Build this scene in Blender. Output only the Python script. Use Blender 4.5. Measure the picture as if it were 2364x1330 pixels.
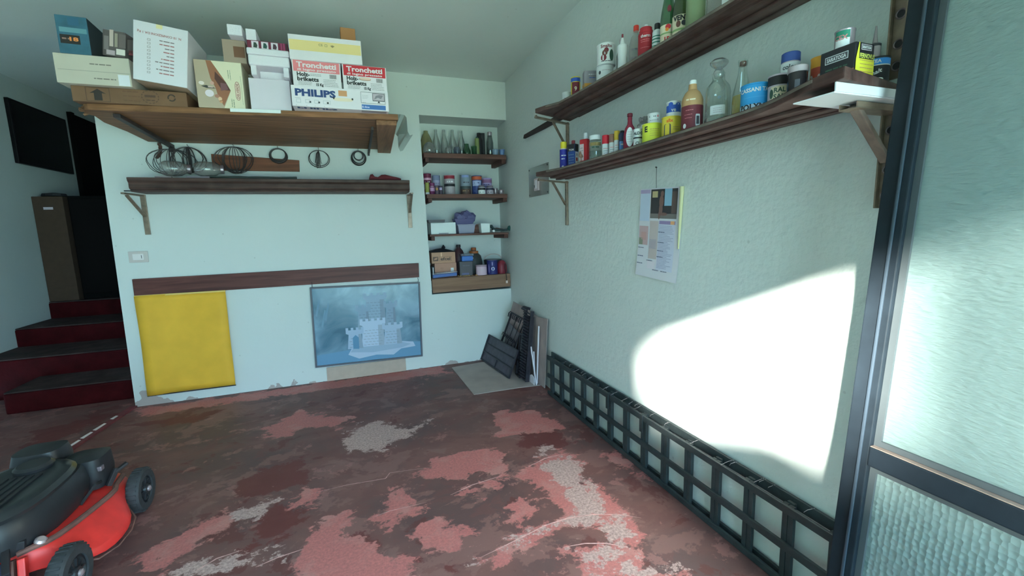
import bpy, bmesh, math, random
import numpy as np
from mathutils import Vector, Matrix, Quaternion
random.seed(7)
PI = math.pi
SC = bpy.context.scene
COL = SC.collection
for o in list(bpy.data.objects):
    bpy.data.objects.remove(o)

# ------------------------------------------------------------------ camera
cam_d = bpy.data.cameras.new('camera')
cam = bpy.data.objects.new('camera', cam_d)
COL.objects.link(cam)
cam_d.sensor_fit = 'HORIZONTAL'
cam_d.sensor_width = 36.0
cam_d.lens = 36.0 * 996.4 / 2364.0
cam_d.clip_start = 0.02
yaw, pitch, roll = math.radians(20.03), math.radians(-7.94), math.radians(-1.626)
fw = Vector((math.sin(yaw) * math.cos(pitch), math.cos(yaw) * math.cos(pitch), math.sin(pitch)))
rt = Vector((math.cos(yaw), -math.sin(yaw), 0))
up = rt.cross(fw)
R_ = math.cos(roll) * rt + math.sin(roll) * up
U_ = -math.sin(roll) * rt + math.cos(roll) * up
cam.matrix_world = Matrix(((R_.x, U_.x, -fw.x, 0.0), (R_.y, U_.y, -fw.y, 0.0), (R_.z, U_.z, -fw.z, 1.3), (0, 0, 0, 1)))
SC.camera = cam

# ------------------------------------------------------------------ light
SC.view_settings.view_transform = 'Standard'
SC.view_settings.look = 'None'
SC.view_settings.gamma = 1.0
SC.view_settings.use_curve_mapping = False
SC.view_settings.exposure = 0.0
world = bpy.data.worlds.new('world')
SC.world = world
world.use_nodes = True
wn = world.node_tree.nodes
wn['Background'].inputs[0].default_value = (0.47, 0.87, 1.12, 1)
wn['Background'].inputs[1].default_value = 10.5

sun_d = bpy.data.lights.new('sun', 'SUN')
sun_d.energy = 85.0
sun_d.angle = math.radians(4.0)
sun_d.color = (0.95, 1.0, 0.88)
sun = bpy.data.objects.new('sun', sun_d)
COL.objects.link(sun)
sun.location = (-8, -8, 5)
sun.rotation_euler = Vector((1.0, 0.8, -0.4)).to_track_quat('-Z', 'Y').to_euler()

por_d = bpy.data.lights.new('doorway_portal', 'AREA')
por_d.shape = 'RECTANGLE'
por_d.size, por_d.size_y = 3.3, 1.87
por_d.cycles.is_portal = True
por = bpy.data.objects.new('doorway_portal', por_d)
COL.objects.link(por)
por.location = (-0.39, -0.66, 0.935)
por.rotation_euler = (math.radians(90), 0, 0)     # -Z of the lamp looks to +Y, into the room

# ------------------------------------------------------------------ colour and material helpers
def s2l(c):
    c = c / 255.0
    return c / 12.92 if c <= 0.04045 else ((c + 0.055) / 1.055) ** 2.4

WHITE = (160, 190, 175)
def P(r, g, b, k=1.0):
    """surface colour of a thing that reads (r,g,b) where a white wall reads WHITE"""
    return tuple(min(0.9, max(0.004, 0.78 * k * s2l(v) / s2l(w))) for v, w in zip((r, g, b), WHITE))

MATS = {}
def mat(name, col, rough=0.6, metal=0.0, spec=0.5, var=0.0, vscale=20.0, bump=0.0, bscale=60.0):
    if name in MATS:
        return MATS[name]
    m = bpy.data.materials.new(name)
    m.use_nodes = True
    nt = m.node_tree
    b = nt.nodes['Principled BSDF']
    b.inputs['Base Color'].default_value = (*col, 1)
    b.inputs['Roughness'].default_value = rough
    b.inputs['Metallic'].default_value = metal
    b.inputs['Specular IOR Level'].default_value = spec
    tc = None
    if var or bump:
        tc = nt.nodes.new('ShaderNodeTexCoord')
    if var:
        n = nt.nodes.new('ShaderNodeTexNoise')
        n.inputs['Scale'].default_value = vscale
        n.inputs['Detail'].default_value = 5
        nt.links.new(tc.outputs['Object'], n.inputs['Vector'])
        r = nt.nodes.new('ShaderNodeValToRGB')
        r.color_ramp.elements[0].position = 0.3
        r.color_ramp.elements[1].position = 0.7
        r.color_ramp.elements[0].color = (*[c * (1 - var) for c in col], 1)
        r.color_ramp.elements[1].color = (*[min(1, c * (1 + var)) for c in col], 1)
        nt.links.new(n.outputs['Fac'], r.inputs['Fac'])
        nt.links.new(r.outputs['Color'], b.inputs['Base Color'])
    if bump:
        n = nt.nodes.new('ShaderNodeTexNoise')
        n.inputs['Scale'].default_value = bscale
        n.inputs['Detail'].default_value = 3
        nt.links.new(tc.outputs['Object'], n.inputs['Vector'])
        bp = nt.nodes.new('ShaderNodeBump')
        bp.inputs['Strength'].default_value = bump
        bp.inputs['Distance'].default_value = 0.01
        nt.links.new(n.outputs['Fac'], bp.inputs['Height'])
        nt.links.new(bp.outputs['Normal'], b.inputs['Normal'])
    MATS[name] = m
    return m

def ink(r, g, b, k=1.0):
    return mat('ink_%d_%d_%d' % (r, g, b), P(r, g, b, k), 0.55)

def wood(name, col, axis='X', rough=0.65, contrast=0.45, dust=0.0, dustcol=None):
    if name in MATS:
        return MATS[name]
    m = bpy.data.materials.new(name)
    m.use_nodes = True
    nt = m.node_tree
    b = nt.nodes['Principled BSDF']
    b.inputs['Roughness'].default_value = rough
    b.inputs['Specular IOR Level'].default_value = 0.3
    tc = nt.nodes.new('ShaderNodeTexCoord')
    mp = nt.nodes.new('ShaderNodeMapping')
    st = {'X': (2.2, 38, 38), 'Y': (38, 2.2, 38), 'Z': (38, 38, 2.2)}[axis]
    mp.inputs['Scale'].default_value = st
    nt.links.new(tc.outputs['Object'], mp.inputs['Vector'])
    n = nt.nodes.new('ShaderNodeTexNoise')
    n.inputs['Scale'].default_value = 1.0
    n.inputs['Detail'].default_value = 6
    n.inputs['Distortion'].default_value = 0.6
    nt.links.new(mp.outputs['Vector'], n.inputs['Vector'])
    r = nt.nodes.new('ShaderNodeValToRGB')
    r.color_ramp.elements[0].position = 0.3
    r.color_ramp.elements[1].position = 0.68
    r.color_ramp.elements[0].color = (*[c * (1 - contrast) for c in col], 1)
    r.color_ramp.elements[1].color = (*[min(1, c * (1 + contrast * 0.6)) for c in col], 1)
    nt.links.new(n.outputs['Fac'], r.inputs['Fac'])
    out = r.outputs['Color']
    if dust:
        n2 = nt.nodes.new('ShaderNodeTexNoise')
        n2.inputs['Scale'].default_value = 9
        n2.inputs['Detail'].default_value = 5
        nt.links.new(tc.outputs['Object'], n2.inputs['Vector'])
        r2 = nt.nodes.new('ShaderNodeValToRGB')
        r2.color_ramp.elements[0].position = 0.42
        r2.color_ramp.elements[1].position = 0.66
        r2.color_ramp.elements[0].color = (0, 0, 0, 1)
        r2.color_ramp.elements[1].color = (dust, dust, dust, 1)
        nt.links.new(n2.outputs['Fac'], r2.inputs['Fac'])
        mx = nt.nodes.new('ShaderNodeMixRGB')
        mx.inputs[2].default_value = (*(dustcol or (0.3, 0.28, 0.25)), 1)
        nt.links.new(r2.outputs['Color'], mx.inputs[0])
        nt.links.new(out, mx.inputs[1])
        out = mx.outputs['Color']
    nt.links.new(out, b.inputs['Base Color'])
    bp = nt.nodes.new('ShaderNodeBump')
    bp.inputs['Strength'].default_value = 0.25
    bp.inputs['Distance'].default_value = 0.004
    nt.links.new(n.outputs['Fac'], bp.inputs['Height'])
    nt.links.new(bp.outputs['Normal'], b.inputs['Normal'])
    MATS[name] = m
    return m

def glass(name, tint=(0.9, 0.95, 0.93), gloss=0.10, rough=0.05, haze=0.0, hazecol=(0.6, 0.65, 0.62)):
    """thin clear glass or plastic: tinted transparency, fresnel gloss, optional cloudiness"""
    if name in MATS:
        return MATS[name]
    m = bpy.data.materials.new(name)
    m.use_nodes = True
    nt = m.node_tree
    for n in list(nt.nodes):
        nt.nodes.remove(n)
    o = nt.nodes.new('ShaderNodeOutputMaterial')
    t = nt.nodes.new('ShaderNodeBsdfTransparent')
    t.inputs['Color'].default_value = (*tint, 1)
    g = nt.nodes.new('ShaderNodeBsdfGlossy')
    g.inputs['Roughness'].default_value = rough
    lw = nt.nodes.new('ShaderNodeLayerWeight')
    lw.inputs['Blend'].default_value = 0.35
    mr = nt.nodes.new('ShaderNodeMapRange')
    mr.inputs['To Min'].default_value = gloss * 0.5
    mr.inputs['To Max'].default_value = min(1, gloss * 5)
    nt.links.new(lw.outputs['Facing'], mr.inputs['Value'])
    mx = nt.nodes.new('ShaderNodeMixShader')
    nt.links.new(mr.outputs['Result'], mx.inputs[0])
    nt.links.new(t.outputs[0], mx.inputs[1])
    nt.links.new(g.outputs[0], mx.inputs[2])
    last = mx
    if haze:
        d = nt.nodes.new('ShaderNodeBsdfDiffuse')
        d.inputs['Color'].default_value = (*hazecol, 1)
        m2 = nt.nodes.new('ShaderNodeMixShader')
        m2.inputs[0].default_value = haze
        nt.links.new(mx.outputs[0], m2.inputs[1])
        nt.links.new(d.outputs[0], m2.inputs[2])
        last = m2
    nt.links.new(last.outputs[0], o.inputs['Surface'])
    MATS[name] = m
    return m

# ------------------------------------------------------------------ mesh helpers
class MB:
    """collects vertices and faces of one part"""
    def __init__(s):
        s.v, s.f = [], []
    def add(s, vs, fs):
        k = len(s.v)
        s.v += [tuple(a) for a in vs]
        s.f += [tuple(i + k for i in f) for f in fs]
        return s
    def box(s, a, b, M=None):
        x0, y0, z0 = a
        x1, y1, z1 = b
        vs = [Vector(p) for p in ((x0, y0, z0), (x1, y0, z0), (x1, y1, z0), (x0, y1, z0), (x0, y0, z1), (x1, y0, z1), (x1, y1, z1), (x0, y1, z1))]
        if M is not None:
            vs = [M @ p for p in vs]
        return s.add(vs, [(0, 3, 2, 1), (4, 5, 6, 7), (0, 1, 5, 4), (1, 2, 6, 5), (2, 3, 7, 6), (3, 0, 4, 7)])
    def bar(s, p, q, w, h, upv=(0, 0, 1)):
        """rectangular bar from p to q, w across and h along upv"""
        p, q = Vector(p), Vector(q)
        d = (q - p).normalized()
        u = Vector(upv)
        r = d.cross(u)
        if r.length < 1e-5:
            r = d.cross(Vector((1, 0, 0)))
        r.normalize()
        u = r.cross(d)
        vs = []
        for c in (p, q):
            for a, b in ((-1, -1), (1, -1), (1, 1), (-1, 1)):
                vs.append(c + r * a * w / 2 + u * b * h / 2)
        return s.add(vs, [(3, 2, 1, 0), (4, 5, 6, 7), (0, 1, 5, 4), (1, 2, 6, 5), (2, 3, 7, 6), (3, 0, 4, 7)])
    def lathe(s, prof, c=(0, 0, 0), n=28, axis=None, cap=True):
        """prof = [(r, z)...] bottom to top around a vertical axis (or a given one)"""
        c = Vector(c)
        Q = Vector((0, 0, 1)).rotation_difference(Vector(axis).normalized()).to_matrix() if axis is not None else None
        vs, fs = [], []
        for r, z in prof:
            for i in range(n):
                a = 2 * PI * i / n
                p = Vector((r * math.cos(a), r * math.sin(a), z))
                if Q is not None:
                    p = Q @ p
                vs.append(c + p)
        m = len(prof)
        for j in range(m - 1):
            for i in range(n):
                k = (i + 1) % n
                fs.append((j * n + i, j * n + k, (j + 1) * n + k, (j + 1) * n + i))
        if cap:
            if prof[0][0] > 1e-6:
                fs.append(tuple(range(n - 1, -1, -1)))
            if prof[-1][0] > 1e-6:
                fs.append(tuple((m - 1) * n + i for i in range(n)))
        return s.add(vs, fs)
    def tube(s, pts, r, n=6, closed=False, cap=True):
        pts = [Vector(p) for p in pts]
        m = len(pts)
        tang = []
        for i in range(m):
            a = pts[(i - 1) % m] if (closed or i > 0) else pts[i]
            b = pts[(i + 1) % m] if (closed or i < m - 1) else pts[i]
            t = (b - a)
            tang.append(t.normalized() if t.length > 1e-9 else Vector((0, 0, 1)))
        ref = Vector((0, 0, 1)) if abs(tang[0].z) < 0.9 else Vector((1, 0, 0))
        nrm = (ref - tang[0] * ref.dot(tang[0])).normalized()
        vs, fs = [], []
        for i in range(m):
            if i:
                nrm = (nrm - tang[i] * nrm.dot(tang[i]))
                nrm = nrm.normalized() if nrm.length > 1e-6 else tang[i].orthogonal().normalized()
            bn = tang[i].cross(nrm)
            rr = r[i] if isinstance(r, (list, tuple)) else r
            for k in range(n):
                a = 2 * PI * k / n
                vs.append(pts[i] + (nrm * math.cos(a) + bn * math.sin(a)) * rr)
        for i in range(m if closed else m - 1):
            j = (i + 1) % m
            for k in range(n):
                l = (k + 1) % n
                fs.append((i * n + k, i * n + l, j * n + l, j * n + k))
        if cap and not closed:
            fs.append(tuple(range(n - 1, -1, -1)))
            fs.append(tuple((m - 1) * n + k for k in range(n)))
        return s.add(vs, fs)
    def prism(s, poly, lo, hi, M=None):
        """polygon (x,y) list extruded from z=lo to hi, then M"""
        n = len(poly)
        area = sum(poly[i][0] * poly[(i + 1) % n][1] - poly[(i + 1) % n][0] * poly[i][1] for i in range(n))
        if area < 0:
            poly = poly[::-1]
        vs = [Vector((x, y, lo)) for x, y in poly] + [Vector((x, y, hi)) for x, y in poly]
        if M is not None:
            vs = [M @ p for p in vs]
        fs = [tuple(range(n - 1, -1, -1)), tuple(range(n, 2 * n))]
        for i in range(n):
            j = (i + 1) % n
            fs.append((i, j, n + j, n + i))
        return s.add(vs, fs)
    def loft(s, rings, cap=True):
        n = len(rings[0])
        vs = [p for r in rings for p in r]
        fs = []
        for j in range(len(rings) - 1):
            for i in range(n):
                k = (i + 1) % n
                fs.append((j * n + i, j * n + k, (j + 1) * n + k, (j + 1) * n + i))
        if cap:
            fs.append(tuple(range(n - 1, -1, -1)))
            fs.append(tuple((len(rings) - 1) * n + i for i in range(n)))
        return s.add(vs, fs)
    def build(s, name, m, parent=None, smooth=False, bevel=0.0, seg=2, fix=True):
        me = bpy.data.meshes.new(name)
        me.from_pydata(s.v, [], s.f)
        if fix or bevel:
            bm = bmesh.new()
            bm.from_mesh(me)
            if fix:
                bmesh.ops.recalc_face_normals(bm, faces=bm.faces)
            if bevel:
                es = [e for e in bm.edges if len(e.link_faces) == 2 and e.calc_face_angle(0) > 0.6]
                bmesh.ops.bevel(bm, geom=es, offset=bevel, segments=seg, profile=0.6, affect='EDGES')
            bm.to_mesh(me)
            bm.free()
        me.update()
        o = bpy.data.objects.new(name, me)
        COL.objects.link(o)
        if m is not None:
            for x in (m if isinstance(m, (list, tuple)) else [m]):
                me.materials.append(x)
        if smooth:
            me.shade_smooth()
            try:
                me.set_sharp_from_angle(angle=math.radians(40))
            except Exception:
                pass
        if parent is not None:
            o.parent = parent
        return o

def tag(o, label=None, cat=None, group=None, kind=None):
    if label: o['label'] = label
    if cat: o['category'] = cat
    if group: o['group'] = group
    if kind: o['kind'] = kind
    return o

def thing(name, label, cat, loc=(0, 0, 0), rz=0.0, group=None, rot=None):
    o = bpy.data.objects.new(name, None)
    COL.objects.link(o)
    o.empty_display_size = 0.05
    o.location = loc
    o.rotation_euler = rot if rot else (0, 0, rz)
    return tag(o, label, cat, group)

_txt = {}
def glyphs(s, bold=0.0, shear=0.0):
    """2-D outline mesh of a string, height of a capital = about 0.7"""
    k = (s, bold, shear)
    if k in _txt:
        return _txt[k]
    cu = bpy.data.curves.new('lettering', 'FONT')
    cu.body = s
    cu.resolution_u = 2
    cu.offset = bold
    cu.shear = shear
    ob = bpy.data.objects.new('lettering', cu)
    me = bpy.data.meshes.new_from_object(ob)
    vs = [tuple(v.co) for v in me.vertices]
    fs = [tuple(p.vertices) for p in me.polygons]
    bpy.data.objects.remove(ob)
    bpy.data.curves.remove(cu)
    bpy.data.meshes.remove(me)
    if vs:
        x0 = min(v[0] for v in vs); x1 = max(v[0] for v in vs)
        vs = [((v[0] - x0), v[1]) for v in vs]
        w = x1 - x0
    else:
        w = 0
    _txt[k] = (vs, fs, w)
    return _txt[k]

def text2d(mb, s, size, place, bold=0.02, width=None, align='c', shear=0.0):
    """size = capital height; place(x, y) -> 3-D point"""
    vs, fs, w = glyphs(s, bold, shear)
    sy = size / 0.69
    sx = sy if width is None else width / max(w, 1e-6)
    off = {'c': -w * sx / 2, 'l': 0, 'r': -w * sx}[align]
    mb.add([place(v[0] * sx + off, v[1] * sy - size / 2) for v in vs], fs)
    return mb

def scrawl(mb, width, size, place, align='c', seed=0):
    """small print that cannot be read in the photo: a row of plain dashes"""
    rd = random.Random(seed)
    x = {'c': -width / 2, 'l': 0, 'r': -width}[align]
    e = x + width
    size = size * .9
    hh = size * .30
    while x < e - size * 0.3:
        w = min(size * rd.uniform(1.0, 3.2), e - x)
        mb.add([place(x, -hh), place(x + w, -hh), place(x + w, hh), place(x, hh)], [(0, 1, 2, 3)])
        x += w + size * rd.uniform(.3, .5)
    return mb
# ------------------------------------------------------------------ the room
def plaster(name, base, bump, bscale, stain=0.0, chips=False, dark=None):
    m = bpy.data.materials.new(name)
    m.use_nodes = True
    nt = m.node_tree
    L = nt.links.new
    b = nt.nodes['Principled BSDF']
    b.inputs['Roughness'].default_value = 0.85
    b.inputs['Specular IOR Level'].default_value = 0.2
    g = nt.nodes.new('ShaderNodeNewGeometry')
    n = nt.nodes.new('ShaderNodeTexNoise')
    n.inputs['Scale'].default_value = 1.3
    n.inputs['Detail'].default_value = 6
    L(g.outputs['Position'], n.inputs['Vector'])
    r = nt.nodes.new('ShaderNodeValToRGB')
    r.color_ramp.elements[0].position = 0.3
    r.color_ramp.elements[1].position = 0.7
    r.color_ramp.elements[0].color = (*[c * (1 - stain) for c in base], 1)
    r.color_ramp.elements[1].color = (*base, 1)
    L(n.outputs['Fac'], r.inputs['Fac'])
    out = r.outputs['Color']
    # small dark pits
    v = nt.nodes.new('ShaderNodeTexVoronoi')
    v.inputs['Scale'].default_value = 7.5
    L(g.outputs['Position'], v.inputs['Vector'])
    lt = nt.nodes.new('ShaderNodeMath'); lt.operation = 'LESS_THAN'; lt.inputs[1].default_value = 0.045
    L(v.outputs['Distance'], lt.inputs[0])
    sc = nt.nodes.new('ShaderNodeMath'); sc.operation = 'MULTIPLY'; sc.inputs[1].default_value = 0.22
    L(lt.outputs[0], sc.inputs[0])
    mx = nt.nodes.new('ShaderNodeMixRGB')
    mx.inputs[2].default_value = (0.25, 0.22, 0.2, 1)
    L(sc.outputs[0], mx.inputs[0]); L(out, mx.inputs[1])
    out = mx.outputs['Color']
    if chips:
        # paint fallen off near the floor: bare grey render under it
        sp = nt.nodes.new('ShaderNodeSeparateXYZ')
        L(g.outputs['Position'], sp.inputs[0])
        n2 = nt.nodes.new('ShaderNodeTexNoise')
        n2.inputs['Scale'].default_value = 4.2
        n2.inputs['Detail'].default_value = 8
        L(g.outputs['Position'], n2.inputs['Vector'])
        mr = nt.nodes.new('ShaderNodeMapRange')
        mr.inputs['From Min'].default_value = 0.0
        mr.inputs['From Max'].default_value = 0.24
        mr.inputs['To Min'].default_value = 0.06
        mr.inputs['To Max'].default_value = -0.5
        L(sp.outputs['Z'], mr.inputs['Value'])
        xr = nt.nodes.new('ShaderNodeMapRange')       # worse at the free corner of the wall
        xr.inputs['From Min'].default_value = -1.66
        xr.inputs['From Max'].default_value = -1.42
        xr.inputs['To Min'].default_value = 0.17
        xr.inputs['To Max'].default_value = 0.0
        L(sp.outputs['X'], xr.inputs['Value'])
        a1 = nt.nodes.new('ShaderNodeMath'); a1.operation = 'ADD'
        L(n2.outputs['Fac'], a1.inputs[0]); L(mr.outputs[0], a1.inputs[1])
        a2 = nt.nodes.new('ShaderNodeMath'); a2.operation = 'ADD'
        L(a1.outputs[0], a2.inputs[0]); L(xr.outputs[0], a2.inputs[1])
        gt = nt.nodes.new('ShaderNodeMath'); gt.operation = 'GREATER_THAN'; gt.inputs[1].default_value = 0.56
        L(a2.outputs[0], gt.inputs[0])
        m2 = nt.nodes.new('ShaderNodeMixRGB')
        m2.inputs[2].default_value = (*P(130, 142, 128), 1)
        L(gt.outputs[0], m2.inputs[0]); L(out, m2.inputs[1])
        out = m2.outputs['Color']
    L(out, b.inputs['Base Color'])
    n3 = nt.nodes.new('ShaderNodeTexNoise')
    n3.inputs['Scale'].default_value = bscale
    n3.inputs['Detail'].default_value = 4
    n3.inputs['Roughness'].default_value = 0.55
    L(g.outputs['Position'], n3.inputs['Vector'])
    bp = nt.nodes.new('ShaderNodeBump')
    bp.inputs['Strength'].default_value = bump
    bp.inputs['Distance'].default_value = 0.012
    L(n3.outputs['Fac'], bp.inputs['Height'])
    L(bp.outputs['Normal'], b.inputs['Normal'])
    return m

WALLC = (0.78, 0.79, 0.77)
M_back = plaster('white_plaster_smooth', WALLC, 0.12, 30, 0.04, chips=True)
M_right = plaster('white_plaster_rough', WALLC, 0.34, 34, 0.04)
M_ceil = plaster('ceiling_paint', (0.80, 0.81, 0.79), 0.08, 20, 0.05)
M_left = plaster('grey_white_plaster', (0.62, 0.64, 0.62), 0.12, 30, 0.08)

CZ = 2.655
def st(name, mb, m, **k):
    return tag(mb.build(name, m, **k), kind='structure')

# back wall: front face at Y 4.03 with a niche, a free end on the left and a header over the stair opening
w = MB()
xl, xr = -1.66, 1.46
nl_t, nl_b, nz0, nz1, NB = 0.637, 0.668, 0.70, 2.315, 4.34
Y0 = 4.03
F = lambda *p: w.add([(x, Y0, z) for x, z in p], [tuple(range(len(p)))])
F((xl - .017, 0), (nl_b + .003, 0), (nl_b, nz0), (nl_t, nz1), (nl_t, CZ), (xl + .012, CZ))
xr = 1.52
F((nl_b + .003, 0), (xr, 0), (xr, nz0), (nl_b, nz0))
F((nl_t, nz1), (xr, nz1), (xr, CZ), (nl_t, CZ))
# niche faces
w.add([(nl_b, Y0, nz0), (nl_b + .01, NB, nz0), (nl_t + .03, NB, nz1), (nl_t, Y0, nz1)], [(0, 1, 2, 3)])
w.add([(nl_t, Y0, nz1), (nl_t + .03, NB, nz1), (xr, NB, nz1), (xr, Y0, nz1)], [(0, 1, 2, 3)])
w.add([(nl_b, Y0, nz0), (xr, Y0, nz0), (xr, NB, nz0), (nl_b + .01, NB, nz0)], [(0, 1, 2, 3)])
w.add([(nl_b + .01, NB, nz0), (xr, NB, nz0), (xr, NB, nz1), (nl_t + .03, NB, nz1)], [(0, 1, 2, 3)])
# free end of the wall
w.add([(xl - .017, Y0, 0), (xl - .017, Y0 + .3, 0), (xl + .012, Y0 + .3, CZ), (xl + .012, Y0, CZ)], [(0, 1, 2, 3)])
st('wall_back', w, M_back, fix=False)

# right wall, drawing away a little towards the back corner
def rwx(y):
    return 1.41 + max(0, y - 2.9) * 0.042
w = MB()
ys = [-0.62, 2.9, 3.4, 4.36]
for a, b in zip(ys[:-1], ys[1:]):
    w.add([(rwx(a), a, 0), (rwx(b), b, 0), (rwx(b), b, CZ), (rwx(a), a, CZ)], [(0, 1, 2, 3)])
w.add([(1.75, -.62, 0), (1.75, 4.36, 0), (1.75, 4.36, CZ), (1.75, -.62, CZ)], [(0, 1, 2, 3)])
st('wall_right', w, M_right, fix=False)

XL = -2.96
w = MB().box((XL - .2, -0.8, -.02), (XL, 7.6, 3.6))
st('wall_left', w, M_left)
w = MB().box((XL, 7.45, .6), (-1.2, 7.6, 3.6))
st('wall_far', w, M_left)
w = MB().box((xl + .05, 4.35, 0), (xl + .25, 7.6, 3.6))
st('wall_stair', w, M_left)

w = MB().box((XL - .2, -0.8, CZ), (1.75, 4.03, CZ + .15))
w.box((XL - .2, 4.031, 2.86), (1.75, 7.6, 3.0))
w.box((XL - .2, 4.03, CZ), (1.75, 4.0305, 3.0))
st('ceiling', w, M_ceil)

dr = MB().box((XL, 6.66, .685), (XL + .03, 7.44, 2.75))
dr = dr.build('door_1', mat('dark_brown_door', P(8, 6, 6), .7, spec=.1), None, bevel=.004)
tag(dr, kind='structure')
q = MB().box((XL, 6.60, .685), (XL + .045, 6.658, 2.76)).build('door_frame', mat('dark_brown_door', (0, 0, 0)), dr)
# front wall behind the camera with the garage doorway
w = MB()
w.box((XL, -0.72, 0), (-2.05, -0.62, CZ))
w.box((1.27, -0.72, 0), (1.75, -0.62, CZ))
w.box((-2.05, -0.72, 1.87), (1.27, -0.62, CZ))
st('wall_front', w, M_back)

# ------------------------------------------------------------------ floor: worn red paint, traced patches
SALMON =[
 [(0.85,2.78),(1.13,2.74),(1.21,2.48),(1.19,2.38),(0.94,2.43),(0.78,2.43),(0.81,2.58)],
 [(0.34,2.34),(0.55,2.37),(0.83,2.25),(0.71,2.18),(0.68,2.06),(0.55,2.09),(0.44,2.09),(0.19,2.19),(0.21,2.23),(0.33,2.27)],
 [(0.38,1.97),(0.67,2.02),(0.61,1.96),(0.48,1.90),(0.47,1.94)],
 [(0.08,2.14),(0.18,2.10),(0.16,2.03),(0.25,1.90),(0.11,1.87),(0.04,1.81),(0.01,1.92),(-0.01,1.94),(0.08,2.02)],
 [(0.14,1.76),(0.25,1.82),(0.30,1.75),(0.40,1.71),(0.41,1.66),(0.30,1.60),(0.17,1.64),(0.19,1.72)],
 [(0.59,1.80),(0.74,1.77),(0.69,1.70),(0.61,1.62),(0.57,1.69)],
 [(-0.29,1.92),(-0.12,2.05),(-0.10,1.96),(-0.12,1.88),(-0.03,1.76),(0.13,1.62),(0.13,1.52),(0.16,1.33),(-0.39,1.55),(-0.30,1.70)],
 [(-1.67,3.98),(-0.49,4.00),(0.72,4.02),(0.76,3.79),(0.22,3.79),(-0.79,3.82),(-1.55,3.80)],
 [(0.75,2.05),(1.05,2.15),(1.11,2.06),(1.05,1.85),(1.09,1.71),(1.08,1.54),(1.08,1.42),(1.08,1.36),(0.99,1.33),(0.91,1.36),(0.91,1.46),(0.79,1.59),(0.80,1.84),(0.74,1.99)],
 [(0.37,1.52),(0.57,1.57),(0.80,1.61),(0.83,1.58),(0.71,1.51),(0.44,1.46)],
 [(0.69,1.44),(0.89,1.39),(0.98,1.32),(0.97,1.22),(1.07,1.14),(1.00,1.03),(0.74,1.28),(0.76,1.34)],
 [(1.23,2.01),(1.35,2.02),(1.34,1.80),(1.35,1.71),(1.30,1.79)],
 [(-0.68,3.13),(-0.46,3.40),(-0.10,3.13),(-0.16,3.00),(-0.40,3.08),(-0.54,2.94)],
 [(-0.33,2.31),(-0.23,2.27),(-0.26,2.15),(-0.39,2.17)],
 [(-0.94,2.03),(-0.81,2.16),(-0.66,2.26),(-0.57,2.16),(-0.76,2.06),(-0.78,1.89)],
]
CEMENT =[
 [(-0.13,2.86),(-0.02,3.01),(0.07,3.01),(0.25,2.82),(0.44,2.89),(0.29,2.71),(0.10,2.61),(0.07,2.54),(-0.13,2.65)],
 [(-0.64,2.24),(-0.44,2.28),(-0.49,2.13),(-0.60,2.14)],
 [(0.87,2.07),(1.09,2.07),(1.07,1.76),(1.00,1.57),(0.86,1.60),(0.89,1.84)],
 [(0.76,1.61),(0.92,1.59),(1.06,1.52),(1.04,1.40),(0.95,1.35),(0.89,1.39),(0.91,1.50),(0.79,1.55)],
 [(0.73,1.42),(0.88,1.38),(0.96,1.25),(1.08,1.20),(1.08,1.14),(0.77,1.26),(0.86,1.29),(0.74,1.37)],
 [(0.36,1.52),(0.60,1.57),(0.84,1.60),(0.79,1.58),(0.45,1.50)],
 [(-0.66,1.94),(-0.39,1.89),(-0.30,1.84),(-0.50,1.82),(-0.59,1.81),(-0.78,1.89)],
 [(0.92,2.23),(1.03,2.21),(1.00,2.14),(0.90,2.16)],
]
MAROON =[
 [(0.90,2.44),(1.15,2.36),(1.16,2.21),(1.06,2.17),(0.84,2.26)],
 [(-0.68,2.54),(-0.39,2.65),(-0.29,2.38),(-0.60,2.29)],
 [(-0.53,2.14),(-0.44,2.24),(-0.31,2.12),(-0.36,1.95),(-0.47,1.98)],
 [(-1.61,3.64),(-1.32,3.66),(-1.00,3.68),(-1.14,3.51)],
 [(-2.19,3.79),(-1.83,3.93),(-1.74,3.97),(-1.85,3.64),(-2.02,3.46)],
 [(-0.50,1.98),(-0.45,1.99),(-0.47,1.91),(-0.55,1.91)],
 [(-0.28,1.78),(-0.08,1.88),(0.05,1.70),(0.26,1.51),(0.14,1.59),(-0.03,1.72)],
]
def sdist(polys, X, Y):
    out = np.full(X.shape, -1.0)
    for p in polys:
        p = np.array(p)
        n = len(p)
        inside = np.zeros(X.shape, bool)
        dmin = np.full(X.shape, 9.0)
        for i in range(n):
            ax, ay = p[i]
            bx, by = p[(i + 1) % n]
            dx, dy = bx - ax, by - ay
            t = np.clip(((X - ax) * dx + (Y - ay) * dy) / max(dx * dx + dy * dy, 1e-9), 0, 1)
            dmin = np.minimum(dmin, np.hypot(X - ax - t * dx, Y - ay - t * dy))
            c = ((ay > Y) != (by > Y)) & (X < (bx - ax) * (Y - ay) / ((by - ay) if abs(by - ay) > 1e-9 else 1e-9) + ax)
            inside ^= c
        d = np.where(inside, dmin, -dmin)
        out = np.maximum(out, d)
    return out

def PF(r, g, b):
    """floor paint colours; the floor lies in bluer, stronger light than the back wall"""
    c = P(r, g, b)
    return (c[0] * .84, c[1] * .77, c[2] * .72)

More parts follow.
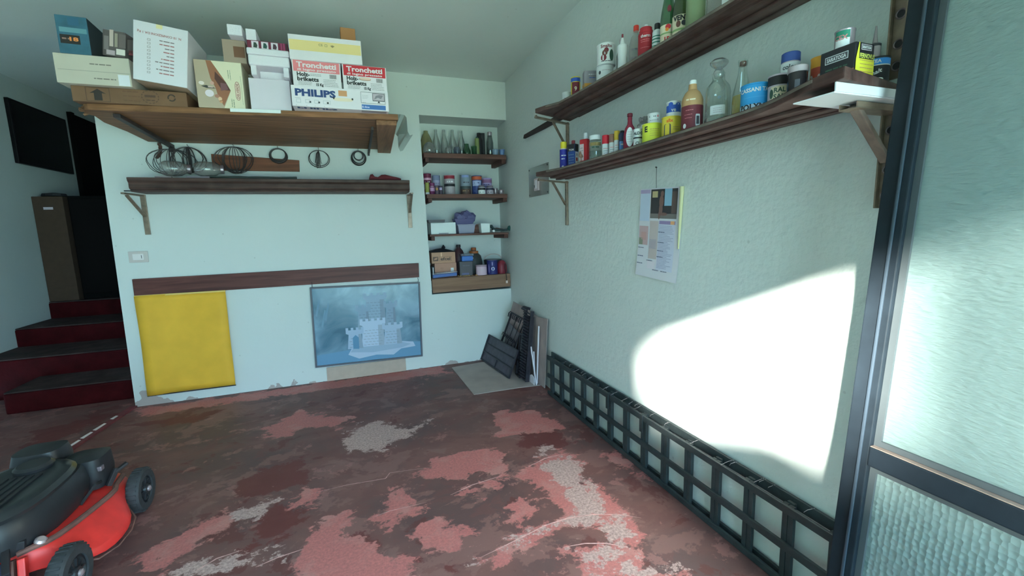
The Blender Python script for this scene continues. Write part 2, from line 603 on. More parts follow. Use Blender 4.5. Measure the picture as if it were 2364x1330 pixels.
def make_floor():
    gx = np.arange(-2.9, 1.551, 0.02)
    gy = np.arange(-0.86, 4.361, 0.02)
    nx, ny = len(gx), len(gy)
    X, Y = np.meshgrid(gx, gy)
    ms = [np.clip(sdist(p, X, Y) / 0.12, -1, 1) * 0.5 + 0.5 for p in (SALMON, CEMENT, MAROON)]
    V = np.stack([X.ravel(), Y.ravel(), np.zeros(nx * ny)], 1)
    idx = np.arange(nx * ny).reshape(ny, nx)
    Fq = np.stack([idx[:-1, :-1].ravel(), idx[:-1, 1:].ravel(), idx[1:, 1:].ravel(), idx[1:, :-1].ravel()], 1)
    me = bpy.data.meshes.new('floor')
    me.vertices.add(len(V)); me.vertices.foreach_set('co', V.ravel())
    me.loops.add(Fq.size); me.loops.foreach_set('vertex_index', Fq.ravel().astype(np.int32))
    me.polygons.add(len(Fq)); me.polygons.foreach_set('loop_start', np.arange(0, Fq.size, 4, dtype=np.int32))
    me.update(calc_edges=True)
    at = me.color_attributes.new('wear', 'FLOAT_COLOR', 'POINT')
    rgba = np.stack([m.ravel() for m in ms] + [np.ones(nx * ny)], 1).astype(np.float32)
    at.data.foreach_set('color', rgba.ravel())
    o = bpy.data.objects.new('floor', me)
    COL.objects.link(o)
    m = bpy.data.materials.new('worn_red_floor_paint')
    m.use_nodes = True
    nt = m.node_tree
    L = nt.links.new
    N = nt.nodes.new
    b = nt.nodes['Principled BSDF']
    g = N('ShaderNodeNewGeometry')
    a = N('ShaderNodeVertexColor'); a.layer_name = 'wear'
    sep = N('ShaderNodeSeparateColor'); L(a.outputs['Color'], sep.inputs[0])
    mp = N('ShaderNodeMapping')
    mp.inputs['Rotation'].default_value = (0, 0, math.radians(-25))
    mp.inputs['Scale'].default_value = (1.0, 1.35, 1.0)
    L(g.outputs['Position'], mp.inputs['Vector'])
    def noise(scale, det=6, rough=0.6, dist=0.0, vec=None):
        n = N('ShaderNodeTexNoise')
        n.inputs['Scale'].default_value = scale
        n.inputs['Detail'].default_value = det
        n.inputs['Roughness'].default_value = rough
        n.inputs['Distortion'].default_value = dist
        L(vec or mp.outputs['Vector'], n.inputs['Vector'])
        return n.outputs['Fac']
    def math_(op, x, y):
        n = N('ShaderNodeMath'); n.operation = op
        for i, v in enumerate((x, y)):
            if isinstance(v, (int, float)): n.inputs[i].default_value = v
            else: L(v, n.inputs[i])
        return n.outputs[0]
    def step(v, lo, hi):
        n = N('ShaderNodeMapRange')
        n.inputs['From Min'].default_value = lo; n.inputs['From Max'].default_value = hi
        L(v, n.inputs['Value'])
        return n.outputs[0]
    def mix(f, c0, c1, k=1.0):
        n = N('ShaderNodeMixRGB')
        if k != 1.0: f = math_('MULTIPLY', f, k)
        L(f, n.inputs[0]) if not isinstance(f, (int, float)) else None
        for i, c in ((1, c0), (2, c1)):
            if isinstance(c, tuple): n.inputs[i].default_value = (*c, 1)
            else: L(c, n.inputs[i])
        return n.outputs[0]
    n_edge = noise(8, 10, 0.72, 0.25)
    n_big = noise(1.7, 5, 0.55, 0.3)
    n_mid = noise(4.2, 7, 0.65, 0.5)
    n_fine = noise(85, 5, 0.65, 0, g.outputs['Position'])
    # base: dirty brown over dull grey-red
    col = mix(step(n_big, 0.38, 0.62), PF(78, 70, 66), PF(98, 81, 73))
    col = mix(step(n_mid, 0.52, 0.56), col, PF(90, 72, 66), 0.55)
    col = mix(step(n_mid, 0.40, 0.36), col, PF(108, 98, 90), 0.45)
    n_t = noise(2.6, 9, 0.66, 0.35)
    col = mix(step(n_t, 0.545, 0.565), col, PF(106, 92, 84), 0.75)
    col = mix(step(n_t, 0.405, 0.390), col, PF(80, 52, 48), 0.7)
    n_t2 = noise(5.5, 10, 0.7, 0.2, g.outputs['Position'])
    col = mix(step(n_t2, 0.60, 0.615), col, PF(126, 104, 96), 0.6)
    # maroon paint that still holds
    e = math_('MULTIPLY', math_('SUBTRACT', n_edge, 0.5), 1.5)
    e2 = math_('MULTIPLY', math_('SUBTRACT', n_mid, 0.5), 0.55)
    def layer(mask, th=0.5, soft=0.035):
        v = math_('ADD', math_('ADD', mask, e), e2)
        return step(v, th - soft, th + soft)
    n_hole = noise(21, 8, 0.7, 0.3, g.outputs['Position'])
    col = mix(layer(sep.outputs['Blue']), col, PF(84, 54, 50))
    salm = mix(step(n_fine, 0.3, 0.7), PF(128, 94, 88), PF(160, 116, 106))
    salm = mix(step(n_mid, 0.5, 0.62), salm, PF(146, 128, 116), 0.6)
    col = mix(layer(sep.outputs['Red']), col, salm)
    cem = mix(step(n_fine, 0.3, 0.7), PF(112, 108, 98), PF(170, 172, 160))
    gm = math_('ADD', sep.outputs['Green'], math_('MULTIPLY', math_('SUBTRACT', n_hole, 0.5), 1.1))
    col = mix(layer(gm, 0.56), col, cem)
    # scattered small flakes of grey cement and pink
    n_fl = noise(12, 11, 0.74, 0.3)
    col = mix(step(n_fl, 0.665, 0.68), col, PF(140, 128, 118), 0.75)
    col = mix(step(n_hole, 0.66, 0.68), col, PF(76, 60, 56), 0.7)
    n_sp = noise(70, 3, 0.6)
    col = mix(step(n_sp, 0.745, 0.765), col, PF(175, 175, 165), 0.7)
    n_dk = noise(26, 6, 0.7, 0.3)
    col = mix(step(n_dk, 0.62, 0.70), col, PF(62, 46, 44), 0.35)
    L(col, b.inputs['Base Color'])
    rg = N('ShaderNodeMapRange')
    rg.inputs['To Min'].default_value = 0.42; rg.inputs['To Max'].default_value = 0.75
    L(n_mid, rg.inputs['Value']); L(rg.outputs[0], b.inputs['Roughness'])
    b.inputs['Specular IOR Level'].default_value = 0.35
    hgt = math_('ADD', math_('MULTIPLY', layer(sep.outputs['Red']), -0.5), math_('MULTIPLY', n_fine, 0.25))
    bp = N('ShaderNodeBump'); bp.inputs['Strength'].default_value = 0.35; bp.inputs['Distance'].default_value = 0.004
    L(hgt, bp.inputs['Height']); L(bp.outputs['Normal'], b.inputs['Normal'])
    me.materials.append(m)
    tag(o, kind='structure')
    return m
M_floor = make_floor()
# thin pale scrapes in the paint: flat marks on the floor
SCRAPES = [
 [(0.369,1.514),(0.467,1.534),(0.571,1.558),(0.706,1.590),(0.815,1.594),(0.936,1.573),(1.044,1.528),(1.119,1.471)],
 [(-0.453,1.805),(-0.380,1.829),(-0.286,1.842)], [(0.716,1.443),(0.809,1.428),(0.891,1.395),(0.960,1.343)],
 [(0.363,1.968),(0.484,2.008),(0.656,2.029)], [(0.800,2.049),(0.939,2.097),(1.078,2.099)], [(-0.016,1.938),(0.072,1.957),(0.244,1.956)],
 [(-0.324,2.248),(-0.121,2.262),(0.073,2.244),(0.099,2.291),(0.328,2.258)], [(-0.674,1.871),(-0.613,1.919),(-0.524,1.934)]]
M_scrape = mat('pale_scrape', PF(172, 160, 150), .8, var=.3, vscale=40)
for k, pts in enumerate(SCRAPES):
    n_ = len(pts)
    q = MB()
    for i in range(n_ - 1):
        (xa, ya), (xb, yb) = pts[i], pts[i + 1]
        L_ = math.hypot(xb - xa, yb - ya)
        ox, oy = -(yb - ya) / L_, (xb - xa) / L_
        wa = .0035 * math.sin(PI * (i + .15) / (n_ - .7)) * (.55 if k in (5, 6) else 1)
        wb = .0035 * math.sin(PI * (i + 1.15) / (n_ - .7)) * (.55 if k in (5, 6) else 1)
        wb = max(wb, .0004)
        q.add([(xa - ox * wa, ya - oy * wa, .0006), (xb - ox * wb, yb - oy * wb, .0006), (xb + ox * wb, yb + oy * wb, .0006), (xa + ox * wa, ya + oy * wa, .0006)], [(0, 1, 2, 3)])
    q.build('paint_scrape', M_scrape, bpy.data.objects['floor'])
# floor at the foot of the stairs, continuing behind the back wall line
w = MB().box((-2.9, 4.36, -.06), (-1.6, 4.9, 0.0))
st('floor_stair', w, M_floor)

# low maroon threshold strip running from the wall corner, with old white paint on it
M_maroon = mat('maroon_paint', P(86, 48, 48), 0.6, var=0.25, vscale=14, bump=0.2)
w = MB().prism([(-1.665, 4.03), (-1.71, 4.03), (-1.80, 3.20), (-1.90, 1.2), (-1.85, 1.2), (-1.745, 3.20)], 0.0, 0.012)
t1 = st('trim_1', w, M_maroon)
w = MB()
for a, b, dx in ((3.72, 3.60, .002), (3.585, 3.48, .0), (3.47, 3.2, -.002), (3.85, 3.78, .004)):
    xa, xb = -1.71 - (4.03 - a) * .108 + .012, -1.71 - (4.03 - b) * .108 + .012
    w.prism([(xa - .008, a), (xa + .01, a - .01), (xb + .012, b), (xb - .012, b + .015)], 0.0122, 0.0135)
w.build('white_paint_streak', mat('old_white_paint', P(180, 190, 178), 0.7), t1)

# ------------------------------------------------------------------ stairs going up behind the wall
M_step = mat('red_stair_paint', (.050, .0035, .0050), 0.6, spec=.08, var=0.3, vscale=9, bump=0.15)
M_tread = mat('worn_stair_tread', P(44, 42, 37), 0.7, spec=.1, var=0.35, vscale=8, bump=0.2)
stairs = thing('staircase', 'dark red painted concrete steps rising behind the end of the white wall', 'stairs', (-2.25, 4.26, 0))
stairs['kind'] = 'structure'
rise = 0.17
fr = [4.26, 4.68, 5.20, 5.72, 7.45]
for i in range(4):
    x0 = XL + .001 if i else -2.56
    x1 = xl + .049
    w = MB()
    ya = fr[i]
    poly = [(x0 + 2.25, ya - 4.26), (x1 + 2.25, ya - 4.26 - (0 if i else -.0)), (x1 + 2.25, fr[i + 1] - 4.26 + (.02 if i < 3 else 0)), (x0 + 2.25, fr[i + 1] - 4.26 + (.02 if i < 3 else 0))]
    w.prism(poly, 0.0, rise * (i + 1) - .012)
    s_ = w.build('step', M_step, stairs, bevel=0.012)
    w = MB().prism([(poly[0][0] + .004, poly[0][1] + .006), (poly[1][0], poly[1][1] + .006), poly[2], poly[3]], rise * (i + 1) - .012, rise * (i + 1))
    w.build('tread', M_tread, s_, bevel=0.004)
# ------------------------------------------------------------------ right wall: glass door, shelves, brackets, trellis, calendar
M_dwood = wood('dark_moulded_wood', P(56, 45, 38), 'Y', 0.6, 0.5, dust=0.35, dustcol=P(88, 88, 78))
M_dwood_x = wood('dark_moulded_wood_back', P(52, 44, 36), 'X', 0.55, 0.45, dust=0.2, dustcol=P(84, 80, 66))
M_brass = mat('dull_brass_steel', P(98, 100, 80), 0.42, metal=0.55, var=0.25, vscale=30)
M_alu = mat('white_aluminium', P(170, 196, 194), 0.4, metal=0.1)
M_tape = wood('taped_strut_wood', P(88, 88, 74), 'Z', 0.7, 0.3)
M_dark = mat('near_black', P(26, 28, 28), 0.6)
M_steel = mat('grey_steel', P(120, 128, 124), 0.35, metal=0.7)
M_screw = mat('screw_steel', P(96, 98, 92), 0.4, metal=0.6)

# --- the glazed door leaf standing along the right wall
M_frame = mat('slate_painted_steel', P(16, 27, 30), 0.5, spec=.25, var=0.15, vscale=25)
M_bead = mat('grey_glazing_putty', P(44, 58, 56), 0.6)
M_dusty = mat('dusty_ledge', P(96, 98, 82), 0.8, var=0.15, vscale=30)

def textured_glass(name, kind):
    m = bpy.data.materials.new(name)
    m.use_nodes = True
    nt = m.node_tree
    for n in list(nt.nodes): nt.nodes.remove(n)
    L, N = nt.links.new, nt.nodes.new
    o = N('ShaderNodeOutputMaterial')
    g = N('ShaderNodeNewGeometry')
    mp = N('ShaderNodeMapping')
    L(g.outputs['Position'], mp.inputs['Vector'])
    if kind == 'wavy':
        mp.inputs['Scale'].default_value = (48, 48, 150)
        mp.inputs['Rotation'].default_value = (math.radians(-24), 0, 0)
        tx = N('ShaderNodeTexNoise'); tx.inputs['Scale'].default_value = 1.0; tx.inputs['Detail'].default_value = 2
        L(mp.outputs[0], tx.inputs['Vector']); h = tx.outputs['Fac']
    else:
        mp.inputs['Scale'].default_value = (75, 75, 75)
        tx = N('ShaderNodeTexVoronoi'); tx.inputs['Scale'].default_value = 1.0
        tx.inputs['Randomness'].default_value = 0.35
        L(mp.outputs[0], tx.inputs['Vector']); h = tx.outputs['Distance']
    bp = N('ShaderNodeBump'); bp.inputs['Strength'].default_value = 0.8; bp.inputs['Distance'].default_value = 0.006
    L(h, bp.inputs['Height'])
    tr = N('ShaderNodeBsdfTransparent'); tr.inputs['Color'].default_value = (0.86, 0.93, 0.92, 1)
    tl = N('ShaderNodeBsdfTranslucent'); tl.inputs['Color'].default_value = (0.50, 0.60, 0.58, 1)
    df = N('ShaderNodeBsdfDiffuse'); df.inputs['Color'].default_value = (0.30, 0.38, 0.38, 1)
    gl = N('ShaderNodeBsdfGlossy'); gl.inputs['Roughness'].default_value = 0.22
    for n in (tl, df, gl): L(bp.outputs['Normal'], n.inputs['Normal'])
    m1 = N('ShaderNodeMixShader'); m1.inputs[0].default_value = 0.30
    L(tr.outputs[0], m1.inputs[1]); L(tl.outputs[0], m1.inputs[2])
    m2 = N('ShaderNodeMixShader'); m2.inputs[0].default_value = 0.45
    L(m1.outputs[0], m2.inputs[1]); L(df.outputs[0], m2.inputs[2])
    m3 = N('ShaderNodeMixShader'); m3.inputs[0].default_value = 0.12
    L(m2.outputs[0], m3.inputs[1]); L(gl.outputs[0], m3.inputs[2])
    L(m3.outputs[0], o.inputs['Surface'])
    return m
M_gl_up = textured_glass('wavy_cast_glass', 'wavy')
M_gl_lo = textured_glass('dotted_cast_glass', 'dots')

lean = math.atan(0.085)
door = thing('glass_door', 'dark steel framed door leaf with textured glass leaning along the right wall', 'door', (1.127, 0.70, 0.0), rot=(0, lean, 0))
W_, H_ = 1.05, 2.06
def dp(u0, u1, z0, z1, x0, x1):      # u runs from the far edge towards the camera
    return ((x0, -u1, z0), (x1, -u0, z1))
ft = mat('slate_frame_ridge', P(34, 50, 54), 0.35)
for nm, u0, u1 in (('stile', 0, .056), ('stile', W_ - .056, W_)):
    s_ = MB().box(*dp(u0, u1, 0, H_, -.018, .018)).build(nm, M_frame, door, bevel=.003)
    uu = (u0 + .034, u0 + .041)
    MB().box(*dp(uu[0], uu[1], .002, H_ - .002, -.024, -.0182)).build('ridge', ft, s_, bevel=.0025)
for z0, z1 in ((0, .07), (.688, .738), (H_ - .06, H_)):
    r_ = MB().box(*dp(.0562, W_ - .0562, z0, z1, -.022, .018)).build('rail', M_frame, door, bevel=.004)
    if z0 > 0.1 and z1 < 2:
        MB().box(*dp(.058, W_ - .058, z1 + .0002, z1 + .002, -.0215, -.004)).build('dust', M_dusty, r_)
for z0, z1, mg in ((.07, .688, M_gl_lo), (.738, H_ - .06, M_gl_up)):
    g_ = MB().box(*dp(.057, W_ - .057, z0, z1, 0.002, 0.0065)).build('glass_pane', mg, door)
    w = MB()
    b_ = .014
    w.box(*dp(.0565, .0565 + b_, z0 + .001, z1 - .001, -.006, .001))
    w.box(*dp(W_ - .0565 - b_, W_ - .0565, z0 + .001, z1 - .001, -.006, .001))
    w.box(*dp(.0565 + b_, W_ - .0565 - b_, z0 + .003, z0 + .003 + b_, -.006, .001))
    w.box(*dp(.0565 + b_, W_ - .0565 - b_, z1 - .001 - b_, z1 - .001, -.006, .001))
    w.build('putty_bead', M_bead, g_)

# --- moulded shelves
M_edge = mat('dusty_lit_olive', P(84, 90, 76), .8, var=.3, vscale=14)  # dust on the front edge, with the lit bevel painted into its olive
def shelf_right(name, label, front, yl, yr, z0, z1):
    t = thing(name, label, 'shelf', (1.40, (yl + yr) / 2, z0))
    oy = (yl + yr) / 2
    loc = lambda x, y: (x - 1.40, y - oy)
    poly = [loc(x, y) for x, y in front] + [loc(1.408, yr), loc(1.408, yl)]
    MB().prism(poly, 0, z1 - z0).build('top_board', M_dwood, t, bevel=.004)
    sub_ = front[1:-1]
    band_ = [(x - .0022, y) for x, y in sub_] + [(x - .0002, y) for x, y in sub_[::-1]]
    MB().prism([loc(*p) for p in band_], (z1 - z0) * .55, (z1 - z0) - .004).build('dusty_lit_edge', M_edge, t)
    def strip(dx, w_, d0, d1):
        f1 = [(min(max(x, 1.178) + dx, 1.39), min(max(y, yr + .05), yl - .04)) for x, y in front]
        f2 = [(min(x + w_, 1.406), y) for x, y in f1]
        MB().prism([loc(*p) for p in f1] + [loc(*p) for p in f2[::-1]], d0, d1).build('moulding', M_dwood, t, bevel=.003)
    strip(.045, .13, -.011, -.0002)
    strip(.085, .035, -.020, -.0112)
    strip(.150, .03, -.016, -.0112)
    strip(.196, .03, -.006, -.0002)
    return t
fl = [(1.125, 2.585), (1.150, 2.48), (1.179, 2.367), (1.190, 2.15), (1.196, 1.88), (1.188, 1.385), (1.182, 1.07), (1.172, 1.0), (1.155, .945), (1.120, .862), (1.094, .796), (1.081, .712)]
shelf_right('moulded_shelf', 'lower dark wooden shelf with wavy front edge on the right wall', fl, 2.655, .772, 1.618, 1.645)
fu = [(1.10, 2.52), (1.13, 2.43), (1.173, 2.345), (1.187, 2.16), (1.202, 1.75), (1.205, 1.42), (1.203, 1.10), (1.18, .98), (1.13, .86), (1.09, .74)]
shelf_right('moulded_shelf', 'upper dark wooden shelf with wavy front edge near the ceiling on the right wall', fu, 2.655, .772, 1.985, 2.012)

def bracket(label, y, zt, zb, arm, mid, foot, group=None):
    t = thing('shelf_bracket', label, 'bracket', (1.408, y, zt), 0, group)
    u = MB().box((-.016, -.011, zb - zt), (-.001, .011, -.002))
    up_ = u.build('upright', M_brass, t, bevel=.002)
    for k in range(3):
        z = (zb - zt) * (0.2 + .3 * k)
        MB().lathe([(.005, 0), (.005, .003)], (-.0162, 0, z), 10, axis=(-1, 0, 0)).build('screw', M_screw, up_)
    w = MB().bar((-.002, 0, -.012), arm, .022, .010)
    w.box((arm[0] - .001, arm[1] - .011, arm[2] - .006), (arm[0] + .006, arm[1] + .011, arm[2] + .012))
    w.build('arm', M_brass, t, bevel=.0015)
    MB().bar(mid, foot, .014, .010).build('strut', M_brass, t, bevel=.0015)
    return t
bracket('brass coloured bracket under the left end of the upper right wall shelf', 2.675, 1.984, 1.70, (-.29, -.12, -.012), (-.14, -.055, -.018), (-.018, 0, -.16))
bracket('brass coloured bracket under the left end of the lower right wall shelf', 2.695, 1.606, 1.307, (-.26, -.10, -.008), (-.14, -.055, -.014), (-.018, 0, -.16))

# right end: steel channel uprights with taped strut and white aluminium angle
def channel(label, y, z0, z1, holes):
    t = thing('channel_upright', label, 'bracket', (1.408, y, z0))
    w = MB()
    w.box((-.006, -.020, 0), (-.001, .020, z1 - z0))
    w.box((-.020, -.020, 0), (-.0061, -.016, z1 - z0))
    w.box((-.020, .016, 0), (-.0061, .020, z1 - z0))
    w.build('channel', M_brass, t, bevel=.001)
    for z in holes:
        q = MB()
        ring = []
        for k in range(16):
            a = 2 * PI * k / 16
            ring.append((-.0068, .0115 * math.cos(a), z - z0 + .0115 * math.sin(a)))
        q.tube(ring, .0022, 6, closed=True)
        h_ = q.build('hole_rim', M_screw, t)
        MB().lathe([(.0095, 0), (.0095, .001)], (-.0061, 0, z - z0), 14, axis=(-1, 0, 0)).build('hole', M_dark, h_)
    return t
channel('grey steel channel upright with round holes above the right end of the lower shelf', .79, 1.668, 2.25, (1.83, 1.755, 1.70, 1.95))
tb = channel('grey steel channel upright under the right end of the lower shelf', .79, 1.326, 1.588, (1.535, 1.43, 1.36))
MB().bar((-.165, .0, .262), (-.015, 0, .125), .026, .012, (1, 0, 0)).build('taped_strut', M_tape, tb, bevel=.003)
w = MB().box((-.19, -.025, .250), (-.001, .02, .253))
w.box((-.19, -.025, .2532), (-.001, -.022, .266)).box((-.19, .017, .2532), (-.001, .02, .266))
w.build('arm', M_brass, tb)
al = thing('aluminium_angle', 'white aluminium angle strip under the right end of the lower shelf', 'metal strip', (1.24, .735, 1.594))
w = MB()
w.box((-.15, .0, .003), (.165, .003, .0235)).box((-.15, .0031, 0.0), (.165, .105, .0028))
w.build('angle', M_alu, al)

# --- dark plank fixed to the wall left of the shelves, clear plate with the switch
pk = MB().prism([(-.42, -.008), (-.40, .020), (.40, .026), (.42, -.022)], -.012, .012, Matrix(((0, 0, 1, 0), (-1, 0, 0, 0), (0, 1, 0, 0), (0, 0, 0, 1))))
o = pk.build('wall_batten', wood('black_stained_wood', P(40, 34, 32), 'Y', 0.6, 0.4), None, bevel=.004)
o.location = (1.408, 3.04, 2.040)
tag(o, 'short dark wooden batten on the wall left of the upper shelf', 'plank')

t = thing('switch_plate', 'clear plastic backing sheet with a light switch on the right wall near the corner', 'switch', (1.413, 3.19, 1.66))
MB().box((-.006, -.19, -.115), (-.001, .19, .115)).build('clear_sheet', glass('clear_acrylic', (.86, .90, .88), .10, .15, haze=.16, hazecol=P(140, 150, 142)), t)
for y in (-.175, .175):
    for z in (-.10, .10):
        MB().lathe([(.006, 0), (.004, .004)], (-.0062, y, z), 10, axis=(-1, 0, 0)).build('screw', M_dark, t)
b = MB().box((-.022, -.03, -.075), (-.0065, .05, .02)).build('switch_box', mat('grey_switch_plastic', P(150, 156, 148), .5), t, bevel=.004)
MB().box((-.026, -.012, -.06), (-.0222, .022, .005)).build('rocker', mat('pale_switch_plastic', P(178, 190, 182), .4), b, bevel=.002)
MB().box((-.0235, .026, -.05), (-.0222, .040, -.03)).build('rocker', M_dark, b)

# --- wooden lattice panel lying along the foot of the wall
M_trel = mat('dark_green_painted_wood', P(32, 46, 44), 0.55, var=0.25, vscale=18, bump=.15)
tr = thing('trellis_panel', 'long dark green lattice panel standing on its edge along the right wall', 'trellis', (1.385, 1.6, 0))
Y1, Y2 = 1.36, -1.42
for z0, z1, x0, x1 in ((.004, .030, -.034, -.022), (.140, .170, -.034, -.022), (.282, .312, -.034, -.022), (.004, .026, .002, .014), (.296, .336, .002, .014)):
    MB().box((x0, Y2, z0), (x1, Y1, z1)).build('rail', M_trel, tr, bevel=.002)
k = 0
y = 1.314
while y > Y2 + .03:
    MB().box((-.0218, y - .021, .0042), (-.0095, y - .001, .312)).box((-.0218, y + .001, .0042), (-.0095, y + .021, .312)).build('upright', M_trel, tr, bevel=.0015)
    MB().box((-.0093, y - .014, .0262), (.0018, y + .014, .318)).build('spacer', M_trel, tr, bevel=.0015)
    if k in (5, 7):
        MB().box((-.039, y - .013, .22), (-.0342, y + .011, .316)).build('patch_strip', M_trel, tr)
    y -= .1612
    k += 1
w = MB()
rd = random.Random(3)
for i in range(26):
    yy = rd.uniform(-1.0, 1.2)
    w.tube([(-.028 + rd.uniform(-.01, .03), yy, .3135), (-.01, yy - .01, .321 + rd.uniform(0, .008)), (.008, yy - .022, .3375)], .0007, 4)
o = w.build('cobweb_dust', mat('cobweb', P(150, 160, 150), .9), tr)
o['kind'] = 'stuff'

# --- calendar page on the wall
cal = thing('wall_calendar', 'paper calendar sheet with a colour photo hanging on a string on the right wall', 'calendar', (1.4075, 1.746, 1.25), rot=(math.radians(3.0), 0, 0))
cw, ch = .307, .44
pl = lambda u, v, d=0.0: (-.0035 - d - .010 * (v < 0) * (-v / .22) ** 2, -(u), v)       # u to the right as seen from the room, v up
w = MB()
nx_, ny_ = 4, 8
vs, fs = [], []
for j in range(ny_ + 1):
    for i in range(nx_ + 1):
        vs.append(pl(-cw / 2 + cw * i / nx_, -ch / 2 + ch * j / ny_))
for j in range(ny_):
    for i in range(nx_):
        a = j * (nx_ + 1) + i
        fs.append((a, a + 1, a + nx_ + 2, a + nx_ + 1))
w.add(vs, fs)
sheet = w.build('sheet', mat('calendar_paper', P(166, 190, 182), .7), cal, fix=False)
md = sheet.modifiers.new('thickness', 'SOLIDIFY'); md.thickness = .0012
def cr(nm, u0, v0, u1, v1, m, d=.0012, n=5):
    q = MB()
    vs, fs = [], []
    for j in range(n + 1):
        v = v0 + (v1 - v0) * j / n
        vs += [pl(u0, v, d), pl(u1, v, d)]
    for j in range(n):
        fs.append((2 * j, 2 * j + 1, 2 * j + 3, 2 * j + 2))
    q.add(vs, fs)
    return q.build(nm, m, sheet, fix=False)
E_ = lambda px, py: ((px - 182) / 450 * cw - cw / 2 + .0, ch / 2 - (py - 270) / 950 * ch)
cr('print', *(-.148, .06), *(-.072, .196), ink(150, 184, 194))
cr('print', -.148, .196, -.072, .214, ink(140, 146, 164))
cr('print', -.146, -.06, -.076, .035, ink(150, 146, 138))
cr('print', -.146, -.06, -.115, -.025, ink(110, 130, 104), .0016)
cr('print', -.13, -.035, -.09, .005, ink(150, 136, 124), .0016)
cr('print', -.066, .075, .122, .214, ink(44, 50, 48))
cr('print', -.066, .075, .122, .098, ink(92, 102, 92), .0016)
cr('print', .035, .135, .085, .214, ink(110, 164, 172), .0016)
cr('print', -.055, .175, -.015, .205, ink(150, 160, 110), .0016)
cr('print', .085, .10, .118, .20, ink(74, 70, 62), .0016)
q = MB()
for (cx_, cy_, rx_, ry_) in ((.018, .192, .012, .014), (.014, .155, .016, .03), (.012, .118, .014, .03), (.035, .096, .024, .008), (.002, .09, .006, .02)):
    q.add([pl(cx_ + rx_ * math.cos(2 * PI * i / 12), cy_ + ry_ * math.sin(2 * PI * i / 12), .002 + .0002 * len(q.v) / 12) for i in range(12)], [tuple(range(12))])
q.build('print', ink(96, 84, 72), sheet, fix=False)
cr('print', -.064, -.125, -.002, .062, ink(152, 162, 150))
cr('print', .002, -.175, .118, .062, ink(160, 186, 190))
cr('print', .006, .048, .118, .064, ink(118, 120, 146), .0016)
cr('print', .085, .048, .112, .064, ink(190, 150, 100), .0018)
q = MB()
rd = random.Random(5)
for i in range(30):
    scrawl(q, rd.uniform(.06, .105), .003, lambda x, y, v=.04 - i * .007: pl(.008 + x, v + y, .0022), 'l', i)
for i in range(8):
    scrawl(q, .05, .003, lambda x, y, v=-.03 - i * .006: pl(-.06 + x, v + y, .0022), 'l', 50 + i)
q.build('small_print', ink(104, 118, 140), sheet, fix=False)
q = MB()
for u, v in ((-.148, -.075), (-.148, -.118), (-.148, -.155), (-.072, -.135), (-.02, -.178), (.04, -.178), (.002, .01), (.002, -.04), (.002, -.08), (.002, -.11)):
    scrawl(q, .045, .006, lambda x, y, u=u, v=v: pl(u + x, v + y, .0022), 'l', int(u * 1000 + v * 5000))
q.build('headings', ink(60, 76, 96), sheet, fix=False)
cr('print', -.066, -.175, -.01, -.138, ink(176, 190, 184), .0016)
q = MB().tube([pl(.150, -.06 + .28 * i / 6, .004) for i in range(7)], [.003, .005, .006, .007, .008, .009, .010], 10)
q.build('curled_edge', mat('yellowed_paper', P(150, 172, 124), .7), cal)
s_ = MB().tube([(-.004, .031, .22), (-.004, .035, .27), (-.004, .037, .318)], .0011, 5).build('string', M_dark, cal)
MB().lathe([(.0015, 0), (.0015, .006), (.004, .0065), (.004, .0075)], (-.0005, .037, .318), 8, axis=(-1, 0, 0)).build('nail', M_dark, cal)
# ------------------------------------------------------------------ tins, bottles and jars
def cyl_place(r, ang, z, rise=0.0):
    """2-D label coordinates wrapped on a cylinder of radius r, facing direction ang"""
    n = Vector((math.cos(ang), math.sin(ang), 0))
    rr = Vector((-math.sin(ang), math.cos(ang), 0))      # to the right for someone looking at the label
    def f(x, y):
        a = (x + y * rise * 0) / r
        p = (n * math.cos(a) + rr * math.sin(a)) * r
        return (p.x, p.y, z + y + x * rise)
    return f

def facing(x, y):
    return math.atan2(-y, -x)

def band(r, z0, z1, ang=None, half=None, n=28):
    """open shell of a label band; part of the circumference if half is given (radians)"""
    mb = MB()
    if half is None:
        vs = []
        for z in (z0, z1):
            vs += [(r * math.cos(2 * PI * i / n), r * math.sin(2 * PI * i / n), z) for i in range(n)]
        mb.add(vs, [(i, (i + 1) % n, n + (i + 1) % n, n + i) for i in range(n)])
    else:
        m = 12
        vs = []
        for z in (z0, z1):
            vs += [(r * math.cos(ang - half + 2 * half * i / m), r * math.sin(ang - half + 2 * half * i / m), z) for i in range(m + 1)]
        mb.add(vs, [(i, i + 1, m + 2 + i, m + 1 + i) for i in range(m)])
    return mb

def blob(place, cx, cy, rx, ry, n=18, sq=1.0):
    mb = MB()
    pts = []
    for i in range(n):
        a = 2 * PI * i / n
        c, s = math.cos(a), math.sin(a)
        pts.append(place(cx + rx * math.copysign(abs(c) ** sq, c), cy + ry * math.copysign(abs(s) ** sq, s)))
    mb.add(pts, [tuple(range(n))])
    return mb

